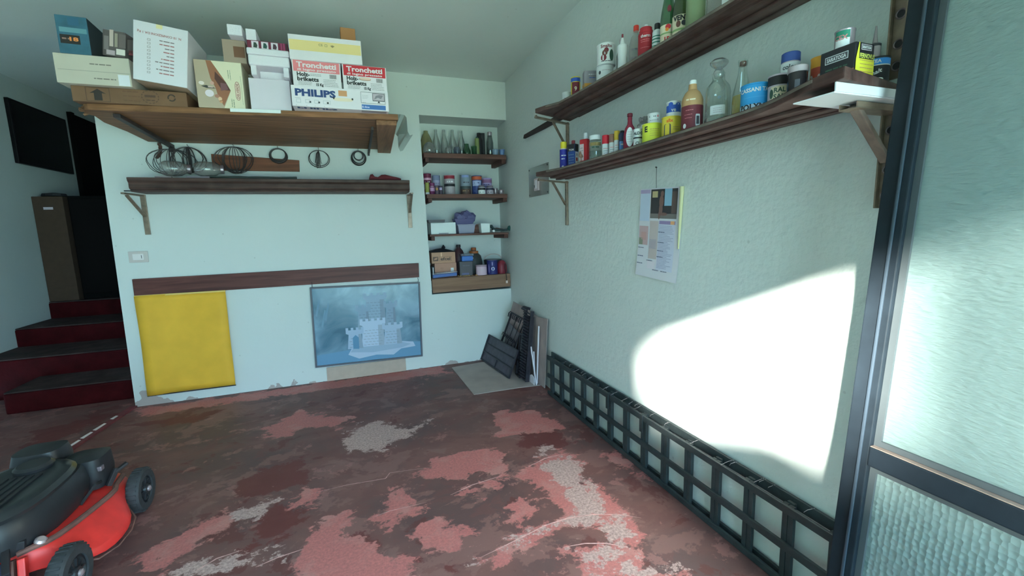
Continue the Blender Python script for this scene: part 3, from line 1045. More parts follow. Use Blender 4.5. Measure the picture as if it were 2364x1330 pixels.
def can(name, label, cat, x, y, z, r, h, body, bands=(), texts=(), blobs=(), lid='rim', lidcol=None, group=None, turn=0.0, n=28, scr=(), rough=.38):
    """bands: (z0, z1, colour[, half angle]); texts: (string, z, capital height, colour, x, bold, rise); blobs: (x, z, rx, rz, colour)
    all z as fractions of h, x in metres along the label"""
    t = thing(name, label, cat, (x, y, z), 0, group)
    ang = facing(x, y) + turn
    rim = min(.003, r * .08)
    if lid == 'rim':
        prof = [(r - rim, 0), (r, .0008), (r, .003), (r - rim * .5, .0045), (r - rim * .5, h - .0055), (r, h - .004), (r, h - .0006), (r - rim * .5, h), (r - rim * 1.6, h - .003)]
    else:
        prof = [(r - rim, 0), (r - rim * .3, .003), (r - rim * .3, h - .003), (r - rim, h)]
    b = MB().lathe(prof, n=n).build('body', body, t, smooth=True)
    rl = r - rim * .5 + .0004 if lid == 'rim' else r - rim * .3 + .0004
    if lid == 'rim':
        MB().lathe([(r - rim * 1.7, h - .004), (r - rim * 1.7, h - .0018), (r * .55, h - .0022), (r * .5, h - .0012)], n=n).build('lid', lidcol or M_steel, t, smooth=True)
    elif lid == 'cap':
        MB().lathe([(r * 1.02, h - .012), (r * 1.04, h - .010), (r * 1.04, h + .004), (r * .98, h + .007)], n=n).build('lid', lidcol, t, smooth=True)
    for i, bd in enumerate(bands):
        z0, z1, c = bd[:3]
        half = bd[3] if len(bd) > 3 else None
        band(rl + .0002 * i, z0 * h + .0005, z1 * h, ang, half, n).build('label', c, b, smooth=True, fix=False)
    k = len(bands)
    for (bx, bz, rx, rz, c, *sq) in blobs:
        blob(cyl_place(rl + .0002 * k + .0002, ang, 0), bx, bz * h, rx, rz, sq=sq[0] if sq else 1.0).build('emblem', c, b, fix=False)
    for tx in texts:
        s, tz, size, c = tx[:4]
        ox = tx[4] if len(tx) > 4 else 0
        bold = tx[5] if len(tx) > 5 else .025
        rise_ = tx[6] if len(tx) > 6 else 0
        q = MB()
        f = cyl_place(rl + .0002 * k + .0005, ang, tz * h, rise_)
        text2d(q, s, size, lambda px, py: f(px + ox, py), bold)
        q.build('lettering', c, b, fix=False)
    for i, (sz, wdt, size, c, ox) in enumerate(scr):
        q = MB()
        f = cyl_place(rl + .0002 * k + .0005, ang, sz * h)
        scrawl(q, wdt, size, lambda px, py: f(px + ox, py), 'c', i + int(x * 999))
        q.build('small_print', c, b, fix=False)
    return t

def bottle(name, label, cat, x, y, z, prof, m, cap=None, fill=None, bands=(), texts=(), scr=(), blobs=(), group=None, turn=0.0, n=24, smooth=True, sx=1.0, shell=False):
    """prof = [(r, z)...]; cap = (r, z0, z1, material); fill = (z1, material); bands z in metres"""
    t = thing(name, label, cat, (x, y, z), 0, group)
    ang = facing(x, y) + turn
    mb = MB().lathe(prof, n=n, cap=True)
    if shell:
        mb = MB().lathe(prof, n=n, cap=False)
        mb.add([(prof[0][0] * math.cos(2 * PI * i / n), prof[0][0] * math.sin(2 * PI * i / n), prof[0][1]) for i in range(n)], [tuple(range(n - 1, -1, -1))])
    b = mb.build('body', m, t, smooth=smooth, fix=True)
    if cap:
        cs = cap if isinstance(cap, list) else [cap]
        for (cr_, z0, z1, cm) in cs:
            MB().lathe([(cr_ * .97, z0), (cr_, z0 + .0015), (cr_ * .98, z1 - .002), (cr_ * .88, z1)], n=18).build('cap', cm, t, smooth=True)
    def rad(zz):
        for (r0, z0), (r1, z1) in zip(prof[:-1], prof[1:]):
            if z0 <= zz <= z1 and z1 > z0:
                return r0 + (r1 - r0) * (zz - z0) / (z1 - z0)
        return prof[-1][0]
    if fill:
        zf, fm = fill
        pf = [(max(.001, p[0] - .0022), max(p[1], .003)) for p in prof if p[1] < zf] + [(max(.001, rad(zf) - .0022), zf)]
        MB().lathe(pf, n=n).build('contents', fm, b, smooth=True)
    for i, bd in enumerate(bands):
        z0, z1, c = bd[:3]
        half = bd[3] if len(bd) > 3 else None
        r_ = max(rad(z0), rad(z1)) + .0005 + .0002 * i
        band(r_, z0, z1, ang, half, n).build('label', c, b, smooth=True, fix=False)
    for (bx, bz, rx, rz, c, *sq) in blobs:
        blob(cyl_place(rad(bz) + .0014 + (.0003 if sq and sq[0] < .2 else 0), ang, 0), bx, bz, rx, rz, sq=sq[0] if sq else 1.0).build('emblem', c, b, fix=False)
    for tx in texts:
        s, tz, size, c = tx[:4]
        ox = tx[4] if len(tx) > 4 else 0
        bold = tx[5] if len(tx) > 5 else .025
        q = MB()
        f = cyl_place(rad(tz) + .0018, ang, tz)
        text2d(q, s, size, lambda px, py: f(px + ox, py), bold)
        q.build('lettering', c, b, fix=False)
    for i, (sz, wdt, size, c, ox) in enumerate(scr):
        q = MB()
        f = cyl_place(rad(sz) + .0018, ang, sz)
        scrawl(q, wdt, size, lambda px, py: f(px + ox, py), 'c', i + int(y * 999))
        q.build('small_print', c, b, fix=False)
    return t

def oblong(name, label, cat, x, y, z, w, d, h, rz, m, prints=(), cap=None, group=None, bevel=.004, neck=None):
    """rectangular tin; local +x runs along the width, the -y face is the front. prints: (face, u0, v0, u1, v1, mat) with
    face 'f' front or 'r' right side; or ('ft'/'rt', string, u, v, size, mat[, width])"""
    t = thing(name, label, cat, (x, y, z), rz, group)
    b = MB().box((-w / 2, -d / 2, 0), (w / 2, d / 2, h)).build('body', m, t, bevel=bevel)
    def front(u, v, k=.0006): return (u - w / 2, -d / 2 - k, v)
    def right(u, v, k=.0006): return (w / 2 + k, u - d / 2, v)
    def left(u, v, k=.0006): return (-w / 2 - k, d / 2 - u, v)
    F_ = {'f': front, 'r': right, 'l': left}
    for i, p in enumerate(prints):
        f = F_[p[0][0]]
        k = .0006 + .0002 * i
        q = MB()
        if len(p[0]) == 1:
            _, u0, v0, u1, v1, mm = p
            q.add([f(u0, v0, k), f(u1, v0, k), f(u1, v1, k), f(u0, v1, k)], [(0, 1, 2, 3)])
            q.build('label', mm, b, fix=False)
        elif p[0][1] == 't':
            s, u, v, size, mm = p[1:6]
            text2d(q, s, size, lambda px, py: f(u + px, v + py, k), .02, p[6] if len(p) > 6 else None)
            q.build('lettering', mm, b, fix=False)
        elif p[0][1] == 's':
            wd, u, v, size, mm = p[1:6]
            scrawl(q, wd, size, lambda px, py: f(u + px, v + py, k), 'c', i)
            q.build('small_print', mm, b, fix=False)
        elif p[0][1] == 'p':
            q.add([f(u, v, k) for u, v in p[1]], [tuple(range(len(p[1])))])
            q.build('label', p[2], b, fix=False)
    if cap:
        cx_, cr_, ch_, cm = cap
        MB().lathe([(cr_, h + .0002), (cr_, h + ch_ - .002), (cr_ * .85, h + ch_)], (cx_, 0, 0), 18).build('cap', cm, t, smooth=True)
    return t

# plain colours of the printed tins
K = {
 'white': ink(186, 200, 194), 'cream': ink(178, 186, 150), 'black': ink(24, 28, 30), 'navy': ink(28, 40, 84), 'blue': ink(34, 78, 150), 'cyan': ink(28, 140, 186),
 'red': ink(150, 34, 40), 'maroon': ink(92, 34, 44), 'yellow': ink(196, 178, 40), 'lime': ink(190, 204, 60), 'orange': ink(184, 118, 36), 'green': ink(30, 112, 86),
 'dgreen': ink(40, 74, 56), 'grey': ink(112, 126, 124), 'lgrey': ink(150, 160, 154), 'brown': ink(84, 62, 48), 'tan': ink(140, 126, 84), 'teal': ink(88, 126, 136),
 'pink': ink(188, 120, 116), 'dkgrey': ink(58, 66, 66), 'gold': ink(160, 132, 50), 'lilac': ink(134, 138, 158), 'silver': ink(134, 146, 142)}
M_tin = mat('tinplate', P(128, 138, 134), 0.3, metal=0.6, var=.1)
G_clear = glass('clear_glass', (.90, .95, .93), .13, .04)
G_dusty = glass('dusty_clear_plastic', (.84, .88, .85), .07, .25, haze=.30, hazecol=P(140, 150, 140))
G_green = glass('green_bottle_glass', (.25, .52, .30), .12, .06, haze=.35, hazecol=P(50, 92, 62))
G_olive = glass('olive_bottle_glass', (.30, .42, .22), .10, .08, haze=.35, hazecol=P(52, 74, 48))
G_pale = glass('pale_green_plastic', (.66, .80, .58), .06, .3, haze=.55, hazecol=P(120, 152, 112))
LIQ = glass('yellow_liquid', (.86, .80, .36), .02, .2, haze=.45, hazecol=P(166, 164, 82))
UZ, LZ = 2.0121, 1.6451

# ---- upper shelf, from the corner towards the door
can('small_tin', 'small white and green tin at the far end of the upper right wall shelf', 'tin', 1.30, 2.49, UZ, .028, .098, K['white'], [(0, .28, K['green'])], scr=[(.62, .03, .006, K['grey'], 0)])
can('paint_tin', 'brown and yellow tin with a blue top band on the upper right shelf', 'tin', 1.30, 2.375, UZ, .028, .148, K['yellow'], [(.82, .97, K['blue']), (.08, .80, K['maroon'], .9)], [('9', .55, .022, K['cream'])])
oblong('oblong_tin', 'rectangular grey and orange tin on the upper right wall shelf', 'tin', 1.31, 2.235, UZ, .068, .05, .136, math.radians(-20), K['grey'],
       [('f', .002, .002, .066, .07, K['gold']), ('f', .022, .004, .066, .05, K['orange']), ('r', .002, .002, .048, .066, K['gold']), ('l', .002, .002, .048, .07, K['gold']), ('fs', .04, .045, .115, .007, K['white']), ('fs', .035, .047, .098, .006, K['blue'])])
can('paint_tin', 'plain white tin carrying the taller enamel tin on the upper right shelf', 'tin', 1.30, 2.060, UZ, .044, .100, K['white'], scr=[(.75, .05, .005, K['lgrey'], .01)], blobs=[(-.028, .66, .007, .009, K['dkgrey'])])
can('enamel_tin', 'white enamel paint tin with dark red flowers stacked on a plain white tin', 'tin', 1.30, 2.050, UZ + .1004, .048, .102, K['white'], [(.1, .9, K['silver'], .0)] and [],
    [('Smalto', .84, .015, K['maroon'], .002, .03)], [(-.006, .52, .014, .014, K['brown']), (-.012, .30, .015, .016, K['maroon']), (.002, .64, .012, .012, K['maroon']), (.030, .40, .012, .028, K['dgreen'])], scr=[(.13, .05, .006, K['dkgrey'], 0)])
bottle('plastic_bottle', 'empty cloudy translucent plastic bottle beside the enamel tin', 'bottle', 1.33, 1.955, UZ, [(.025, 0), (.027, .01), (.026, .12), (.012, .165), (.010, .185)], G_dusty, (.011, .18, .20, K['lgrey']))
bottle('squeeze_bottle', 'white squeeze bottle with a bent red tipped nozzle on the upper right shelf', 'bottle', 1.275, 1.868, UZ, [(.020, 0), (.022, .006), (.020, .07), (.024, .115), (.024, .13), (.012, .140), (.006, .165)], K['white'], [(.0045, .165, .182, K['maroon'])])
bottle('spirit_bottle', 'clear bottle with a red screw cap on the upper right wall shelf', 'bottle', 1.305, 1.803, UZ, [(.030, 0), (.031, .01), (.031, .11), (.022, .145), (.012, .160), (.011, .175)], G_dusty, (.0125, .172, .196, ink(196, 54, 40)), None, [], [], [(.085, .042, .012, K['grey'], 0), (.05, .045, .007, K['grey'], 0)])
bottle('red_bottle', 'dark red plastic bottle with white lettering on the upper right shelf', 'bottle', 1.28, 1.698, UZ, [(.033, 0), (.034, .006), (.033, .112), (.029, .116), (.029, .126), (.026, .128), (.026, .138), (.022, .140)], ink(134, 34, 42), (.010, .140, .152, K['white']), None, [(.012, .10, ink(126, 30, 38), .7)],
       [('therm', .098, .012, K['white'], -.002)], [(.082, .04, .004, K['pink'], -.004), (.074, .036, .004, K['pink'], -.004), (.05, .04, .003, K['pink'], -.004)])
bottle('white_bottle', 'slim white bottle with green stripes and a black cap', 'bottle', 1.28, 1.622, UZ, [(.020, 0), (.021, .004), (.020, .092), (.011, .102)], K['white'], (.012, .101, .126, K['black']), None, [(.070, .074, K['green']), (.058, .063, K['green']), (.046, .050, K['green']), (.032, .036, K['green']), (.018, .022, K['green'])])
wp = lambda r, h: [(r * .9, 0), (r, .006), (r, h * .38), (r * .88, h * .5), (r * .45, h * .78), (r * .36, h * .95), (r * .42, h * .96), (r * .42, h)]
bottle('wine_bottle', 'green glass bottle with a cream label and red emblem on the upper right shelf', 'bottle', 1.275, 1.548, UZ, wp(.031, .27), G_green, None, None, [(.008, .082, K['cream'], 1.3), (.046, .052, ink(110, 150, 92), 1.3)], [('15', .026, .017, K['red'], -.004, .04)], (), [(.0, .072, .011, .010, K['red']), (-.004, .062, .007, .007, K['orange']), (.004, .14, .008, .014, K['maroon'])])
bottle('wine_bottle', 'dark olive bottle with a cream and black label behind the green bottles', 'bottle', 1.285, 1.485, UZ, wp(.033, .27), G_olive, None, None, [(.010, .092, K['cream'], 1.3), (.034, .042, ink(110, 150, 92), 1.3)], [('VENT', .080, .017, K['black'], 0, .05), ('15', .022, .015, K['brown'], 0, .04)], (), [(-.010, .058, .009, .012, K['brown']), (.012, .060, .011, .010, K['dkgrey'])])
bottle('plastic_bottle', 'pale green translucent bottle without a label on the upper right shelf', 'bottle', 1.28, 1.402, UZ, [(.034, 0), (.035, .01), (.034, .15), (.024, .19), (.012, .22), (.012, .24)], G_pale, (.013, .236, .252, K['white']))
bottle('plastic_bottle', 'colourless empty bottle on the upper right shelf near the top edge of the photo', 'bottle', 1.30, 1.330, UZ, [(.026, 0), (.028, .01), (.027, .12), (.012, .16), (.011, .18)], G_dusty, (.012, .178, .192, K['lgrey']))
oblong('white_carton', 'small white carton with grey print at the near end of the upper right shelf', 'box', 1.30, 1.262, UZ, .045, .045, .15, math.radians(-52), K['white'], [('fs', .03, .022, .03, .004, K['grey']), ('fs', .03, .022, .02, .004, K['grey']), ('ls', .03, .022, .03, .004, K['grey'])])

# ---- lower shelf, from the corner towards the door
bottle('solvent_tin', 'royal blue tin with a yellow top at the far end of the lower right shelf', 'tin', 1.265, 2.470, LZ, [(.024, 0), (.0245, .004), (.0245, .125), (.018, .128)], ink(30, 40, 120), (.0195, .126, .168, K['yellow']), None, [(.122, .127, K['lgrey'])], [], [(.085, .03, .010, K['white'], 0), (.065, .022, .010, K['white'], -.004)], [(-.006, .018, .007, .007, K['white'])])
oblong('thinner_tin', 'rectangular black and blue thinner tin with a dark red cap', 'tin', 1.285, 2.385, LZ, .050, .038, .140, math.radians(-62), ink(30, 62, 112),
       [('f', .001, .098, .049, .139, K['black']), ('r', .001, .098, .037, .139, K['black']), ('l', .001, .098, .037, .139, K['black']), ('r', .003, .008, .035, .094, K['white']), ('rt', 'X', .018, .078, .014, K['black']), ('r', .010, .040, .026, .060, ink(150, 54, 44)),
        ('ft', 'TON', .026, .106, .011, K['white']), ('fs', .036, .025, .078, .006, K['teal']), ('fs', .036, .025, .060, .006, K['teal']), ('fs', .036, .025, .046, .006, K['teal']), ('fs', .036, .025, .030, .006, K['teal'])], (0.002, .011, .022, ink(90, 40, 44)))
oblong('cleaner_bottle', 'flat red and white bottle with a white screw cap on the lower right shelf', 'bottle', 1.305, 2.280, LZ, .052, .034, .150, math.radians(-62), ink(150, 36, 42), [('f', .003, .03, .030, .122, ink(178, 176, 166)), ('f', .004, .006, .028, .028, ink(168, 60, 56)), ('fs', .02, .016, .10, .006, K['grey']), ('fs', .02, .016, .085, .006, K['grey']), ('fs', .02, .016, .05, .005, K['maroon'])], (.006, .012, .034, K['white']), bevel=.007)
t = bottle('glass_jar', 'clear glass jar with a white lid and a green label half full of water', 'jar', 1.28, 2.122, LZ, [(.032, 0), (.035, .006), (.035, .095), (.031, .110), (.029, .118)], G_clear, (.032, .113, .138, K['white']), (.055, glass('water', (.85, .92, .90), .08, .05)), [(.080, .098, glass('yellow_film', (.7, .7, .4), .02, .4, haze=.5, hazecol=P(140, 136, 84)), .9)], [], [(.072, .04, .013, K['dgreen'], 0)])
sd = MB()
for k, (dx, dy, dz, rr) in enumerate(((0, 0, .040, .012), (.004, .012, .048, .010), (.0, -.010, .034, .009), (-.003, .002, .056, .008))):
    sd.lathe([(rr * .3, -rr * .8), (rr, -rr * .2), (rr * .8, rr * .5), (rr * .2, rr)], (dx, dy, dz), 7, axis=(.6 - .3 * k, .5, .4 + .2 * k))
sd.tube([(0, 0, 0), (.002, .001, .02), (0, 0, .04)], .003, 6)
o = sd.build('dry_bundle', mat('dry_brown_leaves', P(112, 98, 78), .8, var=.3), None)
o.location = (1.225, 2.185, LZ)
tag(o, 'small crumpled brown bundle in front of the jar and red bottle', 'dried plant')
for nm, lb, x, y, r, h, cc, hc in (('spray_tube', 'white tube with a bright red cap on the lower right shelf', 1.28, 2.020, .019, .118, ink(160, 30, 44), .045),
                               ('spray_tube', 'white tube with a grey brown cap between red and yellow capped tubes', 1.285, 1.968, .0155, .113, ink(110, 96, 78), .042),
                               ('spray_tube', 'white tube with a yellow cap on the lower right shelf', 1.29, 1.932, .0145, .122, ink(190, 164, 54), .046)):
    bottle(nm, lb, 'tube', x, y, LZ, [(r * .95, 0), (r, .004), (r, h - hc), (r * .9, h - hc + .002)], K['white'], (r * 1.0, h - hc + .0005, h, cc), None, [(.004, .012, K['teal'])], (), [(h * .42, r * 1.2, .005, K['pink'], 0), (h * .32, r * 1.2, .004, K['grey'], 0), (h * .22, r, .004, K['grey'], 0)])
bottle('solvent_tin', 'slim dark blue tin squeezed beside the maroon bottle', 'tin', 1.285, 1.880, LZ, [(.0165, 0), (.017, .004), (.017, .094), (.012, .102)], ink(32, 46, 70), (.010, .102, .112, K['black']), None, [(.02, .06, ink(70, 120, 160), .8)], [], [(.045, .014, .012, K['white'], 0)])
bo = thing('cleaner_bottle', 'maroon plastic bottle with a large white oval label', 'bottle', (1.27, 1.796, LZ), facing(1.27, 1.796) + PI / 2)
q = MB()
rings = []
for z, wx, dy in ((0, .024, .018), (.004, .029, .020), (.05, .030, .020), (.085, .027, .019), (.105, .022, .017), (.122, .012, .012), (.138, .010, .010), (.152, .011, .011), (.157, .008, .008)):
    rings.append([(wx * math.copysign(abs(math.cos(2 * PI * i / 20)) ** .8, math.cos(2 * PI * i / 20)), dy * math.sin(2 * PI * i / 20), z) for i in range(20)])
b = q.loft(rings).build('body', ink(98, 24, 42), bo, smooth=True)
blob(lambda u, v: (u, -.0208, v), 0, .062, .017, .044, 24).build('label', K['white'], b, fix=False)
q = MB()
for i in range(5): scrawl(q, .022, .004, lambda x, y, i=i: (x, -.0213, .085 - i * .011 + y), 'c', i)
q.build('small_print', K['lgrey'], b, fix=False)
MB().lathe([(.0125, .1572), (.0125, .170), (.010, .172)], n=14).build('cap', ink(82, 22, 36), bo, smooth=True)
can('small_tin', 'small white tin with black capitals beside the maroon bottle', 'tin', 1.262, 1.722, LZ, .021, .084, K['white'], [(.48, .56, K['black'])], [('ALDO', .76, .012, K['black']), ('CL', .24, .013, K['black'])], lidcol=M_dark)
t = bottle('plastic_jar', 'white jar with a blue band and crumpled clear film on top', 'jar', 1.345, 1.790, LZ, [(.028, 0), (.030, .005), (.030, .118), (.026, .122)], K['white'], None, None, [(.066, .098, ink(92, 140, 170))], (), [(.055, .03, .005, K['lgrey'], 0)])
q = MB()
rd = random.Random(11)
for k in range(7):
    a = rd.uniform(0, 2 * PI)
    c = (.014 * math.cos(a), .014 * math.sin(a), .135 + rd.uniform(0, .018))
    ring = []
    q.lathe([(.004, -.012), (.013, -.004), (.010, .006), (.004, .014)], c, 7, axis=(math.cos(a) * .6, math.sin(a) * .6, rd.uniform(.3, 1)))
q.lathe([(.031, .112), (.032, .122), (.020, .132), (.008, .140)], n=9)
q.build('crumpled_film', glass('crumpled_film', (.86, .90, .88), .22, .18, haze=.25, hazecol=P(150, 158, 150)), t)
can('paint_tin', 'lime yellow paint tin with a dark letter on the lower right shelf', 'tin', 1.277, 1.643, LZ, .042, .088, K['lime'], [], [('E', .72, .022, K['black'], -.026, .04)], scr=[(.70, .04, .004, K['tan'], .012), (.60, .04, .003, K['tan'], .012), (.50, .04, .003, K['tan'], .012), (.40, .04, .003, K['tan'], .012)], lidcol=M_dark)
can('small_tin', 'small white tin stacked on the lime yellow paint tin', 'tin', 1.290, 1.645, LZ + .0884, .028, .046, K['white'], [], [], [(.016, .68, .004, .005, K['pink']), (.016, .36, .004, .005, K['lgrey'])], scr=[(.66, .03, .009, K['black'], -.008), (.32, .03, .004, K['grey'], -.005)], lidcol=M_dark)
can('paint_tin', 'golden yellow tin below a blue and white tin on the lower right shelf', 'tin', 1.278, 1.520, LZ, .039, .088, ink(204, 176, 54), [(.0, .12, K['orange'])], [('afix', .80, .013, ink(190, 86, 30), -.006)], [(-.016, .36, .015, .026, K['dkgrey'], .3)], scr=[(.5, .03, .004, K['tan'], .022), (.4, .03, .004, K['tan'], .022)], lidcol=M_dark)
can('small_tin', 'blue and white tin stacked on the golden yellow tin', 'tin', 1.290, 1.522, LZ + .0884, .029, .062, K['white'], [(.28, .74, K['blue'], 1.4)], [('ve', .44, .014, K['white'], .0)], [(-.012, .78, .010, .009, K['blue']), (.02, .72, .012, .010, K['blue'])])
bottle('sauce_bottle', 'tan bottle with a dark red lower half and a white cap', 'bottle', 1.268, 1.392, LZ, [(.036, 0), (.039, .006), (.039, .118), (.036, .130), (.027, .148), (.016, .158), (.0145, .178)], ink(142, 130, 84), (.0135, .178, .193, K['white']), None, [(.001, .096, ink(86, 38, 44))],
       [], [(.116, .034, .010, K['cream'], -.006), (.078, .028, .004, K['pink'], -.010), (.062, .030, .003, K['pink'], -.014), (.050, .026, .003, K['pink'], -.014)], [(.022, .040, .009, .022, K['white'], .25), (.022, .040, .006, .015, K['dkgrey'], .15), (-.028, .022, .007, .009, K['white'])])
t = bottle('reagent_bottle', 'large clear laboratory glass bottle with a flat glass stopper', 'bottle', 1.30, 1.298, LZ, [(.038, 0), (.042, .006), (.042, .125), (.038, .145), (.024, .163), (.021, .168), (.021, .186), (.024, .190)], G_clear, None, None, [(.040, .072, K['white'], .62)], (), [(.062, .03, .003, K['lgrey'], 0), (.055, .03, .003, K['lgrey'], 0), (.048, .03, .003, K['lgrey'], 0)], [(.004, .098, .006, .006, ink(90, 120, 116))], shell=True)
MB().lathe([(.014, .176), (.019, .192), (.016, .200), (.012, .206), (.024, .216), (.031, .224), (.031, .230), (.022, .238), (.006, .240)], n=24).build('stopper', glass('stopper_glass', (.86, .92, .90), .22, .06, haze=.12, hazecol=P(150, 160, 154)), t, smooth=True)
MB().lathe([(.043, .005), (.044, .030), (.043, .034)], n=24, cap=False).build('base_ring', glass('thick_glass', (.80, .88, .86), .25, .05), t, smooth=True)
bottle('clear_bottle', 'clear tapering bottle half full of yellow liquid', 'bottle', 1.325, 1.216, LZ, [(.031, 0), (.032, .005), (.032, .075), (.029, .10), (.015, .165), (.0125, .190), (.0145, .192), (.0155, .203), (.0145, .211)], G_clear, (.011, .192, .206, K['brown']), (.092, LIQ), shell=True)
can('paste_tin', 'low wide sky blue tin with white and black lettering', 'tin', 1.258, 1.103, LZ, .043, .087, ink(36, 136, 176), [(.0, .26, ink(140, 176, 176))], [('CASSANI TAS', .76, .0115, K['white'], .0, .03), ('POLYMIA', .17, .017, K['black'], .004, .03)], scr=[(.5, .07, .002, ink(70, 160, 190), 0)], lidcol=M_dark)
can('paint_tin', 'white tin with dark capitals and a black top next to the sky blue tin', 'tin', 1.268, 1.028, LZ, .030, .094, K['lgrey'], [(.66, .97, K['black']), (.05, .62, K['cream'], .75)], [('RAL', .50, .013, K['dgreen'], .004), ('SALI', .30, .013, K['dgreen'], .004)], [(-.020, .4, .006, .014, K['dgreen'])], lidcol=M_dark)
bottle('paste_jar', 'tall white jar with a blue lid behind the dark jar', 'jar', 1.340, 1.049, LZ, [(.026, 0), (.0275, .004), (.0275, .138), (.025, .146)], K['lgrey'], (.0265, .146, .174, ink(44, 76, 130)), None, [(.088, .142, K['white'], 1.2)], [('color', .128, .013, K['dkgrey'], -.002)], [(.108, .03, .005, K['lgrey'], 0)])
bottle('dark_jar', 'dark brown glass jar with a dusty white metal lid', 'jar', 1.238, .945, LZ, [(.022, 0), (.025, .004), (.025, .070), (.021, .076)], mat('dark_brown_glass', P(28, 30, 30), .12), (.0265, .072, .090, ink(140, 150, 142)), None, [(.010, .050, ink(58, 70, 70), .25)])
can('paint_tin', 'orange and yellow tin with red brush strokes beside the black oblong tin', 'tin', 1.300, .925, LZ, .024, .113, ink(180, 140, 44), [(.30, .74, ink(140, 66, 44), 1.2), (.0, .16, ink(176, 166, 60))], [('W', .40, .035, ink(182, 176, 160), 0, .03)], lidcol=M_dark)
oblong('stripper_tin', 'black and yellow rectangular paint remover tin near the door', 'tin', 1.262, .829, LZ, .072, .088, .096, 0.0, K['black'],
       [('l', .001, .001, .087, .033, ink(150, 110, 70)), ('ls', .075, .044, .020, .012, ink(190, 170, 110)), ('ls', .07, .055, .008, .008, ink(110, 120, 150)), ('l', .014, .062, .072, .080, K['white']), ('l', .0155, .0635, .0705, .0785, K['dkgrey']), ('lt', 'SARATOGA', .043, .071, .009, K['white'], .048), ('ls', .055, .044, .046, .007, K['dgreen']),
        ('f', .001, .001, .071, .056, ink(206, 190, 50)), ('fp', [(.001, .056), (.012, .056), (.012, .095), (.010, .095)], ink(206, 190, 50)), ('f', .018, .077, .058, .091, K['lgrey']), ('f', .0195, .0785, .0565, .0895, K['dkgrey']), ('ft', 'SARATOGA', .038, .084, .006, K['white'], .034), ('ft', 'FERNOVUS', .042, .063, .011, ink(210, 200, 90), .056),
        ('fs', .05, .040, .052, .003, K['tan']), ('fs', .05, .040, .043, .003, K['tan']), ('fs', .05, .040, .034, .003, K['tan']), ('fs', .05, .040, .025, .003, K['tan'])], None, bevel=.003)
t = can('small_tin', 'small silver and green tin standing on the black oblong tin', 'tin', 1.260, .836, LZ + .0964, .023, .048, M_tin, [(.06, .50, K['white'], .75), (.50, .95, K['green'], .75)], [('CEX', .55, .011, ink(150, 110, 104), -.003)], lidcol=M_steel, turn=-.25)
sl = thing('sealant_cartridge', 'grey silicone cartridge with a pointed nozzle behind the blue topped tin', 'cartridge', (1.386, .838, LZ))
b = MB().lathe([(.0125, 0), (.0135, .004), (.0135, .122), (.0115, .126)], n=18).build('tube', ink(140, 150, 144), sl, smooth=True)
MB().lathe([(.0138, .118), (.0142, .124), (.006, .128)], n=18).build('collar', K['dkgrey'], sl, smooth=True)
MB().lathe([(.0062, .1285), (.004, .145), (.0018, .172)], n=12, axis=(.0, -.0, 1)).build('nozzle', ink(130, 140, 134), sl, smooth=True)
can('paint_tin', 'black tin with a sky blue top band at the door end of the lower shelf', 'tin', 1.334, .801, LZ, .031, .068, K['black'], [(.70, .96, ink(40, 120, 176)), (.66, .70, K['white'])], [('ALCEA', .82, .0080, K['white'], -.006), ('smalt', .42, .010, K['white'], -.001, .02, .35)], [(.008, .16, .011, .004, K['white'])], lidcol=M_dark)
# ------------------------------------------------------------------ back wall: shelves, boxes, wires
M_owood = wood('orange_brown_wood', P(98, 79, 49), 'X', 0.55, 0.5)
M_owood_y = wood('orange_brown_wood_batten', P(98, 80, 52), 'Y', 0.6, 0.35)
M_plank = wood('red_brown_plank', P(70, 48, 40), 'X', 0.5, 0.4)
M_splank = wood('rusty_plank', P(90, 64, 42), 'X', 0.6, 0.35)
M_black = mat('blackened_iron', P(44, 44, 40), 0.5, metal=0.2, var=.3)

# --- deep loft shelf
t = thing('loft_shelf', 'deep orange brown wooden shelf loaded with cartons near the ceiling of the back wall', 'shelf', (-.5, 4.03, 2.005))
q = MB()
nseg = 9
fpts = [(-.84 - .0, -.76), (-.86, -.82), (-.83, -.89)] + [(-.805, -.91)] + [(.835 - .0, -1.075)] + [(.845, -.5), (.868, -.002)]
lft = [(-.86, -.002), (-.85, -.35), (-.865, -.6)]
q.prism([(x, y) for x, y in lft + fpts], 0, .034)
q.build('board', M_owood, t, bevel=.003)
MB().prism([(.700, -1.04), (.825, -1.055), (.872, -.004), (.765, -.004)], -.030, -.0003).build('batten', M_owood_y, t, bevel=.003)
w = MB()
for k in range(6):
    a = -.815 - .015 * (k % 3)
    w.tube([(a - .01, -.87 + .04 * k * .4, .01), (a - .022 - .008 * (k % 2), -.89 + .05 * k * .4, .018 - .004 * k)], .008, 5)
o = w.build('splintered_edge', M_owood, t)
for x0, x1, nm in ((-.70, -.715, 'a'), (.685, .69, 'b')):
    b = MB()
    b.bar((x0, -.86, -.012), (x1, -.01, -.030), .034 if nm == 'a' else .016, .022)
    bb = b.build('support_arm', M_black, t, bevel=.003)
    if nm == 'b':
        MB().box((x1 - .010, -.030, -.055), (x1 + .006, -.002, -.0315)).build('wall_plate', M_black, bb)
    else:
        MB().box((x1 - .016, -.030, -.070), (x1 + .018, -.002, -.0415)).build('wall_plate', M_black, bb)
sh = thing('plastic_sheet', 'clear plastic blister sheet hanging over the right end of the loft shelf', 'plastic', (.38, 3.35, 2.05))
gp = glass('clear_blister', (.86, .92, .89), .10, .10, haze=.16, hazecol=P(150, 172, 162))
w = MB()
prof = [(-.12, .006), (-.02, .007), (.004, .003), (.016, -.012), (.018, -.10), (.030, -.125), (.05, -.118)]
w.loft([[(x, -.33 + .66 * k / 3 * 0.9, z) for x, z in prof] + [(x, -.33 + .66 * k / 3 * 0.9, z - .0015) for x, z in prof[::-1]] for k in range(4)])
